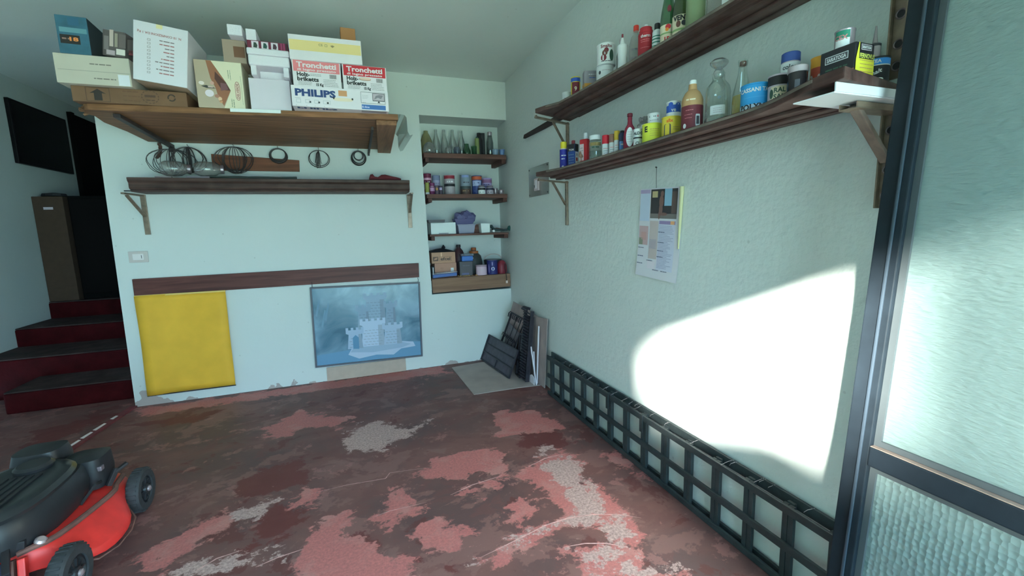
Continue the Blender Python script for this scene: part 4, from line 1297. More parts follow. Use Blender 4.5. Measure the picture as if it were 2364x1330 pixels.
w.build('sheet', gp, sh, fix=True)

# --- cartons
def carton(name, label, cat, x0, x1, z0, z1, yf, depth, m, rz=0.0, ry=0.0, group=None, bevel=.003, rx=0.0):
    """box with its front face centre-bottom at the origin; returns (root, body, front(u,v), side(u,v))"""
    t = thing(name, label, cat, ((x0 + x1) / 2, yf, z0), group=group, rot=(math.radians(rx), math.radians(ry), math.radians(rz)))
    w, h = x1 - x0, z1 - z0
    b = MB().box((-w / 2, 0, 0), (w / 2, depth, h)).build('carton', m, t, bevel=bevel)
    return t, b, w, h
def quad(parent, nm, m, u0, v0, u1, v1, k=.0006, w=0):
    q = MB().add([(u0 - w / 2, -k, v0), (u1 - w / 2, -k, v0), (u1 - w / 2, -k, v1), (u0 - w / 2, -k, v1)], [(0, 1, 2, 3)])
    return q.build(nm, m, parent, fix=False)
def poly(parent, nm, m, pts, k=.0008, w=0):
    q = MB().add([(u - w / 2, -k, v) for u, v in pts], [tuple(range(len(pts)))])
    return q.build(nm, m, parent, fix=False)
def words(parent, s, u, v, size, m, w, width=None, bold=.03, rot=0.0, k=.0012, align='c', shear=0.0):
    q = MB()
    c, s_ = math.cos(rot), math.sin(rot)
    text2d(q, s, size, lambda x, y: (u - w / 2 + x * c - y * s_, -k, v + x * s_ + y * c), bold, width, align, shear)
    return q.build('lettering', m, parent, fix=False)
def marks(parent, lst, m, w, rot=0.0, k=.0012, nm='small_print'):
    q = MB()
    c, s_ = math.cos(rot), math.sin(rot)
    for i, (u, v, wd, sz, al) in enumerate(lst):
        scrawl(q, wd, sz, lambda x, y: (u - w / 2 + x * c - y * s_, -k, v + x * s_ + y * c), al, i + int(1000 * u))
    return q.build(nm, m, parent, fix=False)
def barcode(parent, u0, v0, u1, v1, m, w, k=.0012):
    q = MB(); rd = random.Random(2)
    u = u0
    while u < u1:
        b = rd.uniform(.001, .003)
        q.add([(u - w / 2, -k, v0), (u + b - w / 2, -k, v0), (u + b - w / 2, -k, v1), (u - w / 2, -k, v1)], [(0, 1, 2, 3)])
        u += b + rd.uniform(.001, .002)
    return q.build('barcode', m, parent, fix=False)
def outline(parent, nm, m, u0, v0, u1, v1, th, w, k=.0012):
    q = MB()
    for a in ((u0, v0, u1, v0 + th), (u0, v1 - th, u1, v1), (u0, v0 + th, u0 + th, v1 - th), (u1 - th, v0 + th, u1, v1 - th)):
        q.add([(a[0] - w / 2, -k, a[1]), (a[2] - w / 2, -k, a[1]), (a[2] - w / 2, -k, a[3]), (a[0] - w / 2, -k, a[3])], [(0, 1, 2, 3)])
    return q.build(nm, m, parent, fix=False)

C_white = mat('white_card', P(168, 188, 178), .6, var=.04, vscale=6)
C_cream = mat('cream_card', P(148, 164, 140), .65, var=.05, vscale=6)
C_brown = mat('brown_card', P(88, 75, 50), .75, var=.10, vscale=10)
C_blank = mat('blank_white_card', P(160, 178, 172), .6, var=.05, vscale=3)
I_blk, I_navy, I_red = ink(30, 34, 32), ink(28, 54, 92), ink(146, 36, 42)
S0 = 2.0395

# long brown carton with the arrow
t, b, w, h = carton('brown_carton', 'long brown carton with an arrow sign at the bottom left of the loft shelf', 'box', -1.348, -.830, S0, 2.1200, 3.085, .42, C_brown)
ib = ink(66, 54, 38)
outline(b, 'printed_frame', ib, .06, .004, .165, .077, .003, w)
poly(b, 'arrow', ink(36, 36, 30), [(.095, .010), (.130, .010), (.130, .048), (.148, .046), (.1125, .070), (.077, .046), (.095, .048)], w=w)
marks(b, [(.26, .066, .075, .011, 'c'), (.26, .042, .075, .010, 'c'), (.26, .018, .075, .011, 'c')], ink(80, 64, 42), w)
q = MB()
for a in range(14):
    r0 = .036
    a0, a1 = 2 * PI * a / 14, 2 * PI * (a + .6) / 14
    q.add([(.345 - w / 2 + rr * 1.15 * math.cos(aa), -.001, .044 + rr * math.sin(aa)) for rr, aa in ((r0, a0), (r0, a1), (r0 - .004, a1), (r0 - .004, a0))], [(0, 1, 2, 3)])
q.build('stamp', ib, b, fix=False)
marks(b, [(.345, .048, .05, .022, 'c'), (.345, .026, .04, .010, 'c')], ib, w)
q = MB()
for rr0, rr1, a0, a1 in ((.020, .013, .3, 3.6), (.020, .013, 3.9, 6.2)):
    m_ = 14
    for i in range(m_):
        aa, ab = a0 + (a1 - a0) * i / m_, a0 + (a1 - a0) * (i + 1) / m_
        q.add([(.445 - w / 2 + rr * math.cos(x), -.001, .046 + rr * math.sin(x)) for rr, x in ((rr0, aa), (rr0, ab), (rr1, ab), (rr1, aa))], [(0, 1, 2, 3)])
q.build('recycling_mark', ink(48, 44, 34), b, fix=False)

t, b, w, h = carton('white_carton', 'long cream white carton with two lines of print on the brown arrow carton', 'box', -1.385, -1.066, 2.1205, 2.268, 3.05, .40, C_cream)
quad(b, 'flap_seam', ink(118, 130, 112), .012, .066, .318, .0685, w=w)
marks(b, [(.195, .104, .095, .010, 'c'), (.205, .032, .095, .010, 'c')], ink(92, 100, 84), w)
tp = quad(b, 'tape', ink(172, 196, 186), .262, .003, .312, .060, w=w)

M_bluebox = mat('teal_blue_card', P(40, 88, 98), .45, var=.25, vscale=10)
t, b, w, h = carton('blue_box', 'teal blue box with a black label at the top left corner of the loft pile', 'box', -1.352, -1.224, 2.2686, 2.455, 3.05, .26, M_bluebox, rz=3)
MB().add([(w / 2 + .0006, .002, .002), (w / 2 + .0006, .256, .002), (w / 2 + .0006, .256, h - .002), (w / 2 + .0006, .002, h - .002)], [(0, 1, 2, 3)]).build('side_panel', ink(26, 40, 42), b, fix=False)
quad(b, 'label', ink(30, 32, 28), .010, .048, .090, .092, w=w)
words(b, '18', .066, .072, .018, ink(170, 120, 60), w, .036, .04)
marks(b, [(.018, .072, .03, .014, 'l')], ink(110, 100, 84), w)
quad(b, 'printed_band', ink(74, 128, 128), .012, .104, .122, .128, w=w)
quad(b, 'printed_band', ink(36, 84, 100), .05, .14, .095, .18, w=w)

t, b, w, h = carton('patterned_pack', 'small black and white printed pack between the teal box and the tilted white carton', 'box', -1.19, -1.085, 2.279, 2.412, 3.07, .12, ink(70, 74, 68), rz=-10, ry=8, bevel=.005)
for u0, v0, u1, v1, c in ((.008, .03, .03, .10, (96, 104, 96)), (.034, .05, .052, .135, (150, 158, 140)), (.058, .05, .072, .12, (120, 130, 108)), (.02, .006, .06, .03, (140, 146, 140)), (.066, .012, .108, .042, (176, 190, 170)), (.078, .05, .11, .12, (84, 88, 80)), (.118, .03, .15, .1, (58, 60, 54)), (.125, .02, .15, .045, (96, 50, 50))):
    quad(b, 'printed_patch', ink(*c), u0, v0, u1, v1, k=.001, w=w)

t, b, w, h = carton('white_carton', 'tilted white carton with an upside down list of red and grey print', 'box', -1.042, -.799, 2.1265, 2.431, 3.00, .33, mat('clean_white_card', P(166, 188, 180), .55), ry=7.0)
t.location.z = 2.137
MB().add([(-w / 2 + .003, .004, -.0006), (w / 2 - .003, .004, -.0006), (w / 2 - .003, .33, -.0006), (-w / 2 + .003, .33, -.0006)], [(0, 3, 2, 1)]).build('bottom_panel', ink(134, 134, 104), b, fix=False)
rd_ = ink(128, 92, 88)
gr_ = ink(104, 104, 100)
words(b, 'N. 10 CONFEZIONI DA 1 Kg', .115, .250, .011, rd_, w, .195, .02, rot=PI)
lens = [.072, .066, .042, .048, .034, .058, .090, .060, .080, .068]
for i, l_ in enumerate(lens):
    marks(b, [(.182, .222 - i * .0188, l_, .010, 'l')], (rd_ if i % 2 else gr_), w, rot=PI)
for i in range(10):
    outline(b, 'tick_box', gr_, .062, .212 - i * .0188, .076, .222 - i * .0188, .0016, w)
quad(b, 'tape', ink(176, 184, 130), .10, h - .022, .128, h - .001, w=w)

# pasta carton on its side
C_pasta = mat('pale_green_card', P(168, 186, 150), .5)
t, b, w, h = carton('pasta_carton', 'pasta carton lying on its side with a food photo and a red oval brand sign', 'box', -.770, -.534, S0, 2.299, 3.055, .34, C_pasta)
ph = ink(134, 140, 112)
poly(b, 'photo', ph, [(.001, .001), (.128, .001), (.170, .10), (.150, .145), (.085, .2585), (.001, .2585)], k=.0006, w=w)
poly(b, 'photo', ink(112, 84, 56), [(.128, .012), (.169, .10), (.149, .145), (.085, .2575), (.060, .2575), (.075, .16), (.095, .11), (.105, .055)], k=.0010, w=w)
poly(b, 'photo', ink(64, 44, 34), [(.125, .10), (.169, .10), (.149, .143), (.100, .200), (.095, .16)], k=.0014, w=w)
poly(b, 'photo', ink(88, 68, 66), [(.120, .095), (.158, .105), (.150, .137), (.122, .140)], k=.0018, w=w)
for (u, v, r1, r2, c) in ((.062, .078, .022, .020, (170, 184, 176)), (.028, .132, .014, .010, (176, 186, 168)), (.112, .05, .010, .012, (176, 160, 120)), (.098, .065, .012, .010, (128, 104, 80)), (.080, .135, .010, .010, (150, 136, 116)), (.115, .035, .008, .008, (150, 130, 90))):
    poly(b, 'photo', ink(*c), [(u + r1 * math.cos(2 * PI * i / 14), v + r2 * math.sin(2 * PI * i / 14)) for i in range(14)], k=.0020, w=w)
poly(b, 'photo', ink(44, 52, 44), [(.024, .115), (.050, .122), (.100, .106), (.050, .106)], k=.0022, w=w)
poly(b, 'photo', ink(150, 152, 138), [(.058, .118), (.082, .115), (.082, .109), (.058, .110)], k=.0024, w=w)
def ell(u, v, a, c, n=26): return [(u + a * math.copysign(abs(math.cos(2 * PI * i / n)) ** .8, math.cos(2 * PI * i / n)), v + c * math.copysign(abs(math.sin(2 * PI * i / n)) ** .6, math.sin(2 * PI * i / n))) for i in range(n)]
poly(b, 'oval_sign', ink(120, 88, 70), ell(.205, .10, .013, .052), k=.0010, w=w)
poly(b, 'oval_sign', ink(172, 180, 150), ell(.205, .10, .0105, .049), k=.0013, w=w)
words(b, 'DELVERDE', .205, .10, .012, ink(116, 72, 60), w, .082, .02, rot=PI / 2, k=.0018)
marks(b, [(.165, .190, .045, .006, 'c'), (.175, .186, .055, .005, 'c'), (.180, .030, .05, .007, 'c'), (.170, .032, .045, .006, 'c'), (.226, .105, .16, .0025, 'c')], ink(96, 120, 88), w, rot=PI / 2)

t, b, w, h = carton('blank_carton', 'plain greyish white blank carton in the middle of the loft shelf', 'box', -.502, -.285, S0, 2.217, 3.04, .34, C_blank)

# expanded polystyrene packing tray
M_eps = mat('white_polystyrene', P(170, 192, 184), .8, bump=.25, bscale=220)
t = thing('polystyrene_tray', 'white polystyrene packing block with a dark recess above the blank carton', 'packaging', (-.376, 2.985, 2.2175))
w_ = .222
q = MB()
q.box((-w_ / 2 + .012, .0, 0), (-w_ / 2 + .042, .26, .055)).box((w_ / 2 - .042, .0, 0), (w_ / 2 - .012, .26, .055)).box((-w_ / 2 + .0421, .10, 0), (w_ / 2 - .0421, .26, .055))
q.build('feet', M_eps, t, bevel=.006)
MB().box((-w_ / 2 + .004, -.002, .0552), (w_ / 2 - .004, .27, .112)).build('block', M_eps, t, bevel=.010, seg=3)
MB().box((-w_ / 2, -.006, .1122), (w_ / 2, .275, .148)).build('lid', M_eps, t, bevel=.010, seg=3)

t, b, w, h = carton('card_game_box', 'dark red box printed with playing card pictures on top of the polystyrene block', 'box', -.482, -.272, 2.366, 2.412, 3.00, .16, ink(84, 32, 48))
for i, c in enumerate(((40, 60, 50), (30, 66, 56), (56, 44, 50))):
    u = .022 + i * .050
    quad(b, 'picture', ink(166, 182, 176), u, .004, u + .036, .042, k=.0008, w=w)
    poly(b, 'picture', ink(*c), [(u + .008, .008), (u + .026, .006), (u + .030, .02), (u + .024, .034), (u + .012, .036)], k=.0012, w=w)
for u in (.172, .186, .198):
    quad(b, 'picture', ink(120, 50, 80) if u < .19 else ink(40, 30, 36), u, .004, u + .008, .044, k=.0008, w=w)

t, b, w, h = carton('beige_carton', 'beige carton with a brown label standing on the pasta carton', 'box', -.620, -.503, 2.2996, 2.4245, 3.06, .2, mat('beige_card', P(120, 122, 100), .7))
quad(b, 'label', ink(84, 66, 44), .055, .03, .112, .09, w=w)
t, b, w, h = carton('white_block', 'small white block overhanging the beige carton below the ceiling', 'box', -.573, -.500, 2.425, 2.482, 2.99, .15, M_eps, bevel=.005)
t, b, w, h = carton('white_block', 'smaller white block standing on the dark red card game box', 'box', -.484, -.432, 2.4125, 2.472, 3.00, .14, M_eps, bevel=.004)

# firewood briquette cartons, monitor carton
def briq(label, x0, x1, z0, z1, red, slot):
    t, b, w, h = carton('briquette_carton', label, 'box', x0, x1, z0, z1, 2.915, .30, C_white)
    quad(b, 'printed_band', red, .006, h * .56, w - .006, h * .985, w=w)
    wt = ink(186, 186, 176)
    words(b, 'Tronchetti', w * .5, h * .83, h * .19, wt, w, w * .82, .035, k=.0014)
    words(b, 'di legno pressato', w * .5, h * .645, h * .085, wt, w, w * .80, .02, k=.0014)
    words(b, 'Holz-', w * .085, h * .46, h * .15, I_blk, w, w * .26, .04, align='l')
    words(b, 'briketts', w * .085, h * .28, h * .15, I_blk, w, w * .44, .04, align='l')
    words(b, '15 Kg', w * .54, h * .09, h * .10, I_blk, w, w * .15, .05)
    barcode(b, w * .76, h * .36, w * .90, h * .52, ink(60, 64, 60), w)
    marks(b, [(w * .62, h * .30, w * .26, .004, 'l'), (w * .62, h * .24, w * .26, .004, 'l'), (w * .62, h * .18, w * .3, .004, 'l'), (w * .62, h * .12, w * .3, .004, 'l'), (w * .64, h * .06, w * .3, .004, 'l'),
              (w * .1, h * .16, w * .28, .004, 'l'), (w * .1, h * .11, w * .28, .004, 'l'), (w * .1, h * .06, w * .26, .004, 'l'), (w * .36, h * .48, w * .22, .004, 'l'), (w * .36, h * .43, w * .22, .004, 'l')], ink(92, 100, 94), w)
    if slot:
        poly(b, 'hand_slot', ink(140, 124, 100), ell(w * .5, h * .46, w * .13, h * .06), k=.0016, w=w)
        poly(b, 'hand_slot', ink(172, 170, 146), ell(w * .5, h * .48, w * .12, h * .05), k=.0020, w=w)
    return b
MZ0, MZ1 = S0, 2.156
briq('white and faded red wood briquette carton left of its brighter twin', -.252, .010, MZ1 + .0006, 2.300, ink(166, 108, 104), False)
briq('white and bright red wood briquette carton at the right end of the pile', .020, .274, MZ1 + .0006, 2.300, I_red, True)
t, b, w, h = carton('monitor_carton', 'long white monitor carton with blue lettering at the right end of the loft shelf', 'box', -.268, .276, MZ0, MZ1, 2.905, .40, C_white)
words(b, 'PHILIPS', .130, .078, .036, I_navy, w, .220, .05)
marks(b, [(.018, .046, .03, .004, 'l'), (.02, .006, .004, .005, 'l'), (.075, .006, .004, .005, 'l'), (.12, .006, .004, .005, 'l'), (.17, .006, .004, .005, 'l'), (.39, .086, .035, .003, 'l'), (.39, .078, .035, .003, 'l'), (.39, .070, .03, .003, 'l'), (.39, .044, .02, .004, 'l')], ink(120, 134, 130), w)
for u in (.024, .072, .120, .168):
    outline(b, 'pictogram', ink(120, 140, 138), u, .020, u + (.024 if u < .15 else .040), .040, .0015, w)
    if u > .03: poly(b, 'pictogram', I_blk, [(u + .020, .022), (u + .030, .022), (u + .030, .032), (u + .020, .032)], w=w)
quad(b, 'tape', ink(150, 124, 80), .256, .072, .304, .104, w=w)
poly(b, 'hand_slot', ink(176, 182, 150), ell(.280, .052, .055, .010), k=.0009, w=w)
for u in (.228, .333): poly(b, 'hand_slot', I_blk, ell(u, .058, .005, .006, 10), k=.0014, w=w)
outline(b, 'printed_frame', ink(52, 62, 62), .382, .040, .525, .106, .0018, w)
quad(b, 'printed_band', ink(46, 92, 136), .384, .006, .525, .033, w=w)
words(b, 'E-line', .408, .019, .010, ink(150, 176, 186), w, .042)
quad(b, 'monitor_picture', ink(52, 58, 58), .450, .056, .522, .102, k=.0014, w=w)
quad(b, 'monitor_picture', ink(140, 150, 146), .453, .060, .519, .099, k=.0018, w=w)
poly(b, 'monitor_picture', ink(100, 110, 108), [(.458, .064), (.482, .078), (.500, .070), (.514, .092), (.49, .094), (.47, .088)], k=.0021, w=w)
poly(b, 'monitor_picture', ink(40, 46, 46), [(.478, .046), (.494, .046), (.488, .056), (.484, .056)], k=.0014, w=w)
q = MB(); text2d(q, 'PHILIPS', .030, lambda x, y: (-.138 + x, .032 + y * 1.0, -.0006), .05, .220); q.build('lettering', I_navy, b, fix=False)
MB().add([(.11, .004, -.0008), (.258, .004, -.0008), (.258, .05, -.0008), (.11, .05, -.0008)], [(0, 3, 2, 1)]).build('printed_band', ink(120, 132, 130), b, fix=False)

t, b, w, h = carton('yellow_white_box', 'large white box with a yellow band standing on the two briquette cartons', 'box', -.258, .138, 2.3005, 2.437, 2.91, .36, C_white, ry=-.5)
quad(b, 'printed_band', ink(182, 176, 112), .004, .052, w - .004, h - .028, w=w)
words(b, 'CE', .170, h - .046, .013, ink(80, 84, 60), w, .022, .0)
outline(b, 'pictogram', ink(110, 110, 72), .192, h - .054, .206, h - .041, .002, w)
poly(b, 'pictogram', ink(110, 110, 72), [(.222, h - .046), (.234, h - .042), (.246, h - .046), (.234, h - .056)], w=w)
t, b, w, h = carton('brown_carton', 'small brown cardboard carton upright on the yellow and white box', 'box', .026, .112, 2.442, 2.535, 2.985, .07, mat('tan_card', P(126, 100, 58), .75), rz=2)

sl = MB().box((-.135, -.004, 0), (.135, -.0005, .019))
o = sl.build('paper_slip', mat('white_slip', P(186, 200, 184), .6), None)
o.location = (-.478, 3.0335, 2.019)
o.rotation_euler = (0, 0, math.radians(-5.8))
tag(o, 'narrow white strip stuck along the front edge of the loft shelf', 'strip')

# --- dark moulded shelf with odds and ends
t = thing('moulded_shelf', 'dark brown moulded shelf board below the hanging wires on the back wall', 'shelf', (-.47, 4.028, 1.62))
Zp = [(-.285, .095), (-.272, .098), (-.002, .098), (-.002, .004), (-.245, .002), (-.248, .014), (-.262, .018), (-.27, .03), (-.268, .06), (-.282, .075)]
Mx = Matrix(((0, 0, 1, 0), (1, 0, 0, 0), (0, 1, 0, 0), (0, 0, 0, 1)))
MB().prism(Zp, -.945, .955, Mx).build('board', M_dwood_x, t, bevel=.002)
MB().tube([(-1.0, -.20, .012), (-.94, -.2, .012)], .004, 6).build('wire_end', M_dark, t)
for x, lab in ((-1.437, 'dull brass bracket under the left end of the dark moulded shelf'), (.505, 'dull brass bracket under the right end of the dark moulded shelf')):
    bt = thing('shelf_bracket', lab, 'bracket', (x, 4.028, 1.622))
    MB().box((-.017, -.012, -.296), (.017, -.001, .0)).build('upright', M_brass, bt, bevel=.002)
    MB().bar((0, -.002, -.009), (-.0 if x > 0 else -.03, -.24, -.009), .02, .012).build('arm', M_brass, bt, bevel=.001)
    MB().bar((-.0 if x > 0 else -.022, -.20, -.02), (0, -.016, -.16), .022, .008, (0, 1, 0)).build('strut', M_brass, bt, bevel=.001)
DZ = 1.7185
def simple(name, label, cat, mb, m, loc, rz=0, **k):
    o = mb.build(name, m, None, **k)
    o.location = loc
    o.rotation_euler = (0, 0, rz)
    return tag(o, label, cat)
simple('metal_strip', 'long dark metal strip lying along the dark moulded shelf', 'metal strip', MB().box((-.52, -.02, 0), (.62, .02, .012)), M_dark, (-.42, 3.90, DZ), math.radians(-1.5), bevel=.002)
simple('metal_strip', 'short grey metal bar near the left end of the dark moulded shelf', 'metal strip', MB().box((-.06, -.012, 0), (.08, .012, .014)), ink(92, 100, 100), (-1.02, 3.79, DZ), math.radians(3), bevel=.002)
simple('metal_strip', 'pale flat metal piece at the left on the dark moulded shelf', 'metal strip', MB().box((-.05, -.014, 0), (.05, .014, .012)), ink(112, 118, 112), (-1.22, 3.80, DZ), math.radians(-4), bevel=.002)
simple('wood_strip', 'dark wooden slat under the wire tangles at the left end of the shelf', 'plank', MB().box((-.20, -.03, 0), (.16, .03, .012)), wood('dark_slat', P(44, 32, 30), 'X'), (-1.22, 3.96, DZ), math.radians(1), bevel=.002)
q = MB()
for k in range(5):
    q.tube([(-.25 + .1 * i, .012 * math.sin(i * 1.4 + k), .012 + .006 * math.sin(i + 2 * k)) for i in range(7)], .007, 6)
o = simple('rubber_hose', 'bundle of dark green hose lying on the dark moulded shelf', 'hose', q, ink(40, 56, 46), (-.72, 3.83, DZ + .0), 0, smooth=True)
q = MB()
q.loft([[(x + dx, w_ * math.cos(a), h_ * (math.sin(a) * .5 + .5)) for a in [2 * PI * i / 12 for i in range(12)]] for x, w_, h_, dx in ((-.13, .02, .02, 0), (-.12, .03, .05, 0), (-.10, .03, .055, 0), (-.085, .03, .035, 0), (-.06, .035, .03, 0), (-.03, .035, .05, 0), (.0, .035, .052, 0), (.06, .03, .038, 0), (.10, .028, .03, 0), (.125, .02, .022, 0))])
simple('red_glove', 'crumpled dark red glove at the right end of the dark moulded shelf', 'glove', q, mat('dark_red_cloth', P(82, 36, 38), .85, var=.2), (.30, 3.84, DZ), 0, smooth=True)
def bulb(x, label):
    t = thing('glass_jar', label, 'jar', (x, 3.825, DZ + .0145))
    MB().lathe([(.003, -.075), (.038, -.07), (.052, -.04), (.055, .0), (.05, .05), (.034, .075), (.03, .09)], n=20, axis=(1, .15, 0), c=(0, 0, .056)).build('glass_body', glass('bulb_glass', (.82, .87, .84), .16, .06, haze=.18, hazecol=P(140, 156, 146)), t, smooth=True)
    MB().lathe([(.032, .0905), (.032, .108), (.028, .110)], n=16, axis=(1, .15, 0), c=(0, 0, .056)).build('collar', M_steel, t, smooth=True)
bulb(-1.17, 'clear glass lamp cover lying under the leftmost wire tangle')
bulb(-.965, 'clear glass lamp cover lying under the second wire tangle')

# --- small plank and hanging wire coils
o = MB().prism([(-.305, -.06), (.30, -.06), (.305, .030), (-.305, .062)], 0, .02, Matrix(((1, 0, 0, 0), (0, 0, -1, 0), (0, 1, 0, 0), (0, 0, 0, 1)))).build('wall_plank', M_splank, None, bevel=.002)
o.location = (-.663, 4.028, 1.865)
tag(o, 'short rusty brown plank on the wall behind the wire coils', 'plank')
M_wire = mat('dark_iron_wire', P(46, 50, 46), 0.5, metal=.3)
def coil(label, x, ztop, rx, rz, turns, r, kind, seed, y=3.985, nail=True):
    rd = random.Random(seed)
    t = thing('wire_coil', label, 'wire', (x, y, ztop))
    if nail:
        MB().tube([(0, .035, .012), (0, 0, .012), (0, -.006, .022)], .002, 5).build('nail', M_wire, t)
    q = MB()
    for k in range(turns):
        f = rd.uniform(.86, 1.0)
        g = rd.uniform(.9, 1.0)
        ph = rd.uniform(-.06, .06)
        if kind == 'ring':
            f = rd.uniform(.80, 1.0); g = f
            pts = [(rx * f * math.sin(2 * PI * i / 26), .012 * math.sin(2 * PI * i / 26 * 1 + k) - .003 * k * .3, -rz * g * (1 - math.cos(2 * PI * i / 26)) ) for i in range(26)]
        else:
            f = rd.uniform(-1, 1) if k > 1 else (1, -1)[k]
            pts = []
            for i in range(26):
                a = 2 * PI * i / 26
                wob = 1 + .05 * math.sin(3 * a + seed + k) + rd.uniform(-.012, .012)
                pts.append((rx * math.sin(a) * (f if kind == 'cage' and k > 1 else abs(f)) * wob + ph * rx * (1 - math.cos(a)) * .3, .022 * math.cos(k * 1.3) * math.sin(a) - .003, -rz * (1 - math.cos(a)) * g * wob))
        q.tube(pts, r, 5, closed=True)
    q.build('wire_loops', M_wire, t, smooth=True)
    return t, q
coil('leftmost tangle of dark wire hanging from the loft shelf', -1.20, 1.940, .150, .092, 9, .0024, 'cage', 3, 3.925)
coil('second tangle of dark wire hanging beside the support arm', -1.105, 1.965, .105, .095, 8, .0036, 'cage', 8, 3.975)
coil('wide cage shaped coil of dark wire in front of the rusty plank', -.803, 1.975, .128, .098, 9, .0026, 'cage', 12, 3.95)
coil('small tidy ring of dark wire left of the loop with loose ends', -.503, 1.977, .064, .057, 10, .0034, 'ring', 5)
t, q = coil('ring of wire with a bunch of loose ends hanging inside', -.205, 1.975, .083, .073, 3, .0026, 'ring', 6)
q = MB(); rd = random.Random(9)
for k in range(9):
    x0 = rd.uniform(-.03, .03)
    q.tube([(0, -.008, -.004), (x0 * .6, -.015, -.03), (x0, -.018, -.07 - rd.uniform(0, .06)), (x0 * 1.1 + rd.uniform(-.01, .01), -.012, -.10 - rd.uniform(0, .05))], .002, 5)
q.build('loose_ends', M_wire, t)
t, q = coil('small double ring of grey wire at the right end of the row', .103, 1.978, .060, .060, 7, .0034, 'ring', 4)
q = MB().tube([(.036 * math.sin(2 * PI * i / 20), -.014, -.004 - .036 * (1 - math.cos(2 * PI * i / 20))) for i in range(20)], .005, 6, closed=True)
q.build('inner_ring', M_dark, t, smooth=True)
t = thing('twisted_wire', 'twisted brown wire rope tied to the loft shelf above the leftmost tangle', 'wire', (-1.285, 3.995, 1.995))
q = MB()
for k in range(3):
    q.tube([(.008 * math.cos(i * 1.3 + 2.1 * k) + .02 * math.sin(i * .35) - .004 * i, .008 * math.sin(i * 1.3 + 2.1 * k), -.014 * i) for i in range(9)], .0055, 6)
q.build('strands', mat('rusty_wire', P(66, 54, 42), .7), t, smooth=True)

# --- light switch, rail plank, posters, cardboard
t = thing('light_switch', 'pale three module light switch plate on the back wall', 'switch', (-1.517, 4.029, 1.162))
pb = MB().box((-.06, -.010, -.042), (.06, -.001, .042)).build('plate', mat('old_ivory_plastic', P(150, 166, 150), .4), t, bevel=.004)
MB().box((-.034, -.0125, -.023), (.034, -.0102, .023)).build('rocker', mat('pale_ivory_plastic', P(172, 192, 176), .35), t, bevel=.0015)
MB().box((.019, -.0132, -.012), (.0225, -.0127, .012)).build('marker', I_blk, pb)
o = MB().prism([(-1.065, -.068), (1.063, -.062), (1.065, .068), (-1.063, .062)], 0, .022, Matrix(((1, 0, 0, 0), (0, 0, -1, 0), (0, 1, 0, 0), (0, 0, 0, 1)))).build('wall_plank', M_plank, None, bevel=.002)
o.location = (-.508, 4.029, .935)
tag(o, 'long dark red brown plank fixed across the back wall above the two posters', 'plank')

def sheet_wavy(w_, h_, yf, nu=10, nv=16):
    vs, fs = [], []
    for j in range(nv + 1):
        for i in range(nu + 1):
            u, v = -w_ / 2 + w_ * i / nu, -h_ * j / nv
            vs.append((u, yf(u / w_, -v / h_), v))
    for j in range(nv):
        for i in range(nu):
            a = j * (nu + 1) + i
            fs.append((a, a + nu + 1, a + nu + 2, a + 1))
    return MB().add(vs, fs)
t = thing('yellow_poster', 'plain bright yellow cloth poster hanging under the left half of the wall plank', 'poster', (-1.275, 4.003, .868), rot=(0, math.radians(.3), 0))
o = sheet_wavy(.588, .78, lambda u, v: -.003 + .010 * math.sin(v * 7 + u * 3) * (1 - abs(u)) - .012 * v * v + .006 * math.cos(u * 6.2)).build('cloth', mat('yellow_cloth', P(184, 152, 40), .7, var=.07, vscale=6), t, smooth=True, fix=False)
md = o.modifiers.new('thickness', 'SOLIDIFY'); md.thickness = .0015
MB().tube([(-.296, -.016, -.782), (.297, -.016, -.782)], .0045, 8).build('bottom_rod', M_dark, t)
MB().box((-.294, -.004, -.008), (.294, .002, .004)).build('top_hem', mat('yellow_hem', P(190, 170, 90), .7), t)

t = thing('framed_picture', 'blue framed picture of pale stone towers hanging below the right half of the wall plank', 'picture', (.095, 4.012, .838), rot=(0, math.radians(1.1), 0))
fwid, fh = .925, .705
M_pf = mat('grey_picture_frame', P(66, 78, 80), .5)
for x0, x1, z0, z1 in ((-fwid / 2, fwid / 2, -.014, 0), (-fwid / 2, fwid / 2, -fh, -fh + .014), (-fwid / 2, -fwid / 2 + .014, -fh + .0142, -.0142), (fwid / 2 - .014, fwid / 2, -fh + .0142, -.0142)):
    MB().box((x0, -.016, z0), (x1, .006, z1)).build('frame_bar', M_pf, t, bevel=.002)
m = bpy.data.materials.new('misty_blue_print'); m.use_nodes = True
nt = m.node_tree; b_ = nt.nodes['Principled BSDF']; b_.inputs['Roughness'].default_value = .25
tc = nt.nodes.new('ShaderNodeTexCoord')
nz = nt.nodes.new('ShaderNodeTexNoise'); nz.inputs['Scale'].default_value = 4.5; nz.inputs['Detail'].default_value = 6; nz.inputs['Distortion'].default_value = 1.0
nt.links.new(tc.outputs['Object'], nz.inputs['Vector'])
rp = nt.nodes.new('ShaderNodeValToRGB')
rp.color_ramp.elements[0].position = .3; rp.color_ramp.elements[0].color = (*P(40, 84, 96), 1)
rp.color_ramp.elements[1].position = .72; rp.color_ramp.elements[1].color = (*P(98, 144, 152), 1)
nt.links.new(nz.outputs['Fac'], rp.inputs['Fac']); nt.links.new(rp.outputs['Color'], b_.inputs['Base Color'])
art = MB().box((-fwid / 2 + .0142, -.004, -fh + .0142), (fwid / 2 - .0142, .004, -.0142)).build('print', m, t)
def artp(nm, c, pts, k):
    MB().add([(u, -.004 - k, v) for u, v in pts], [tuple(range(len(pts)))]).build(nm, ink(*c), art, fix=False)
rd = random.Random(21)
artp('painted_water', (72, 124, 142), [(-.445, -.688), (.445, -.688), (.445, -.56), (.2, -.54), (-.1, -.57), (-.445, -.60)], .0004)
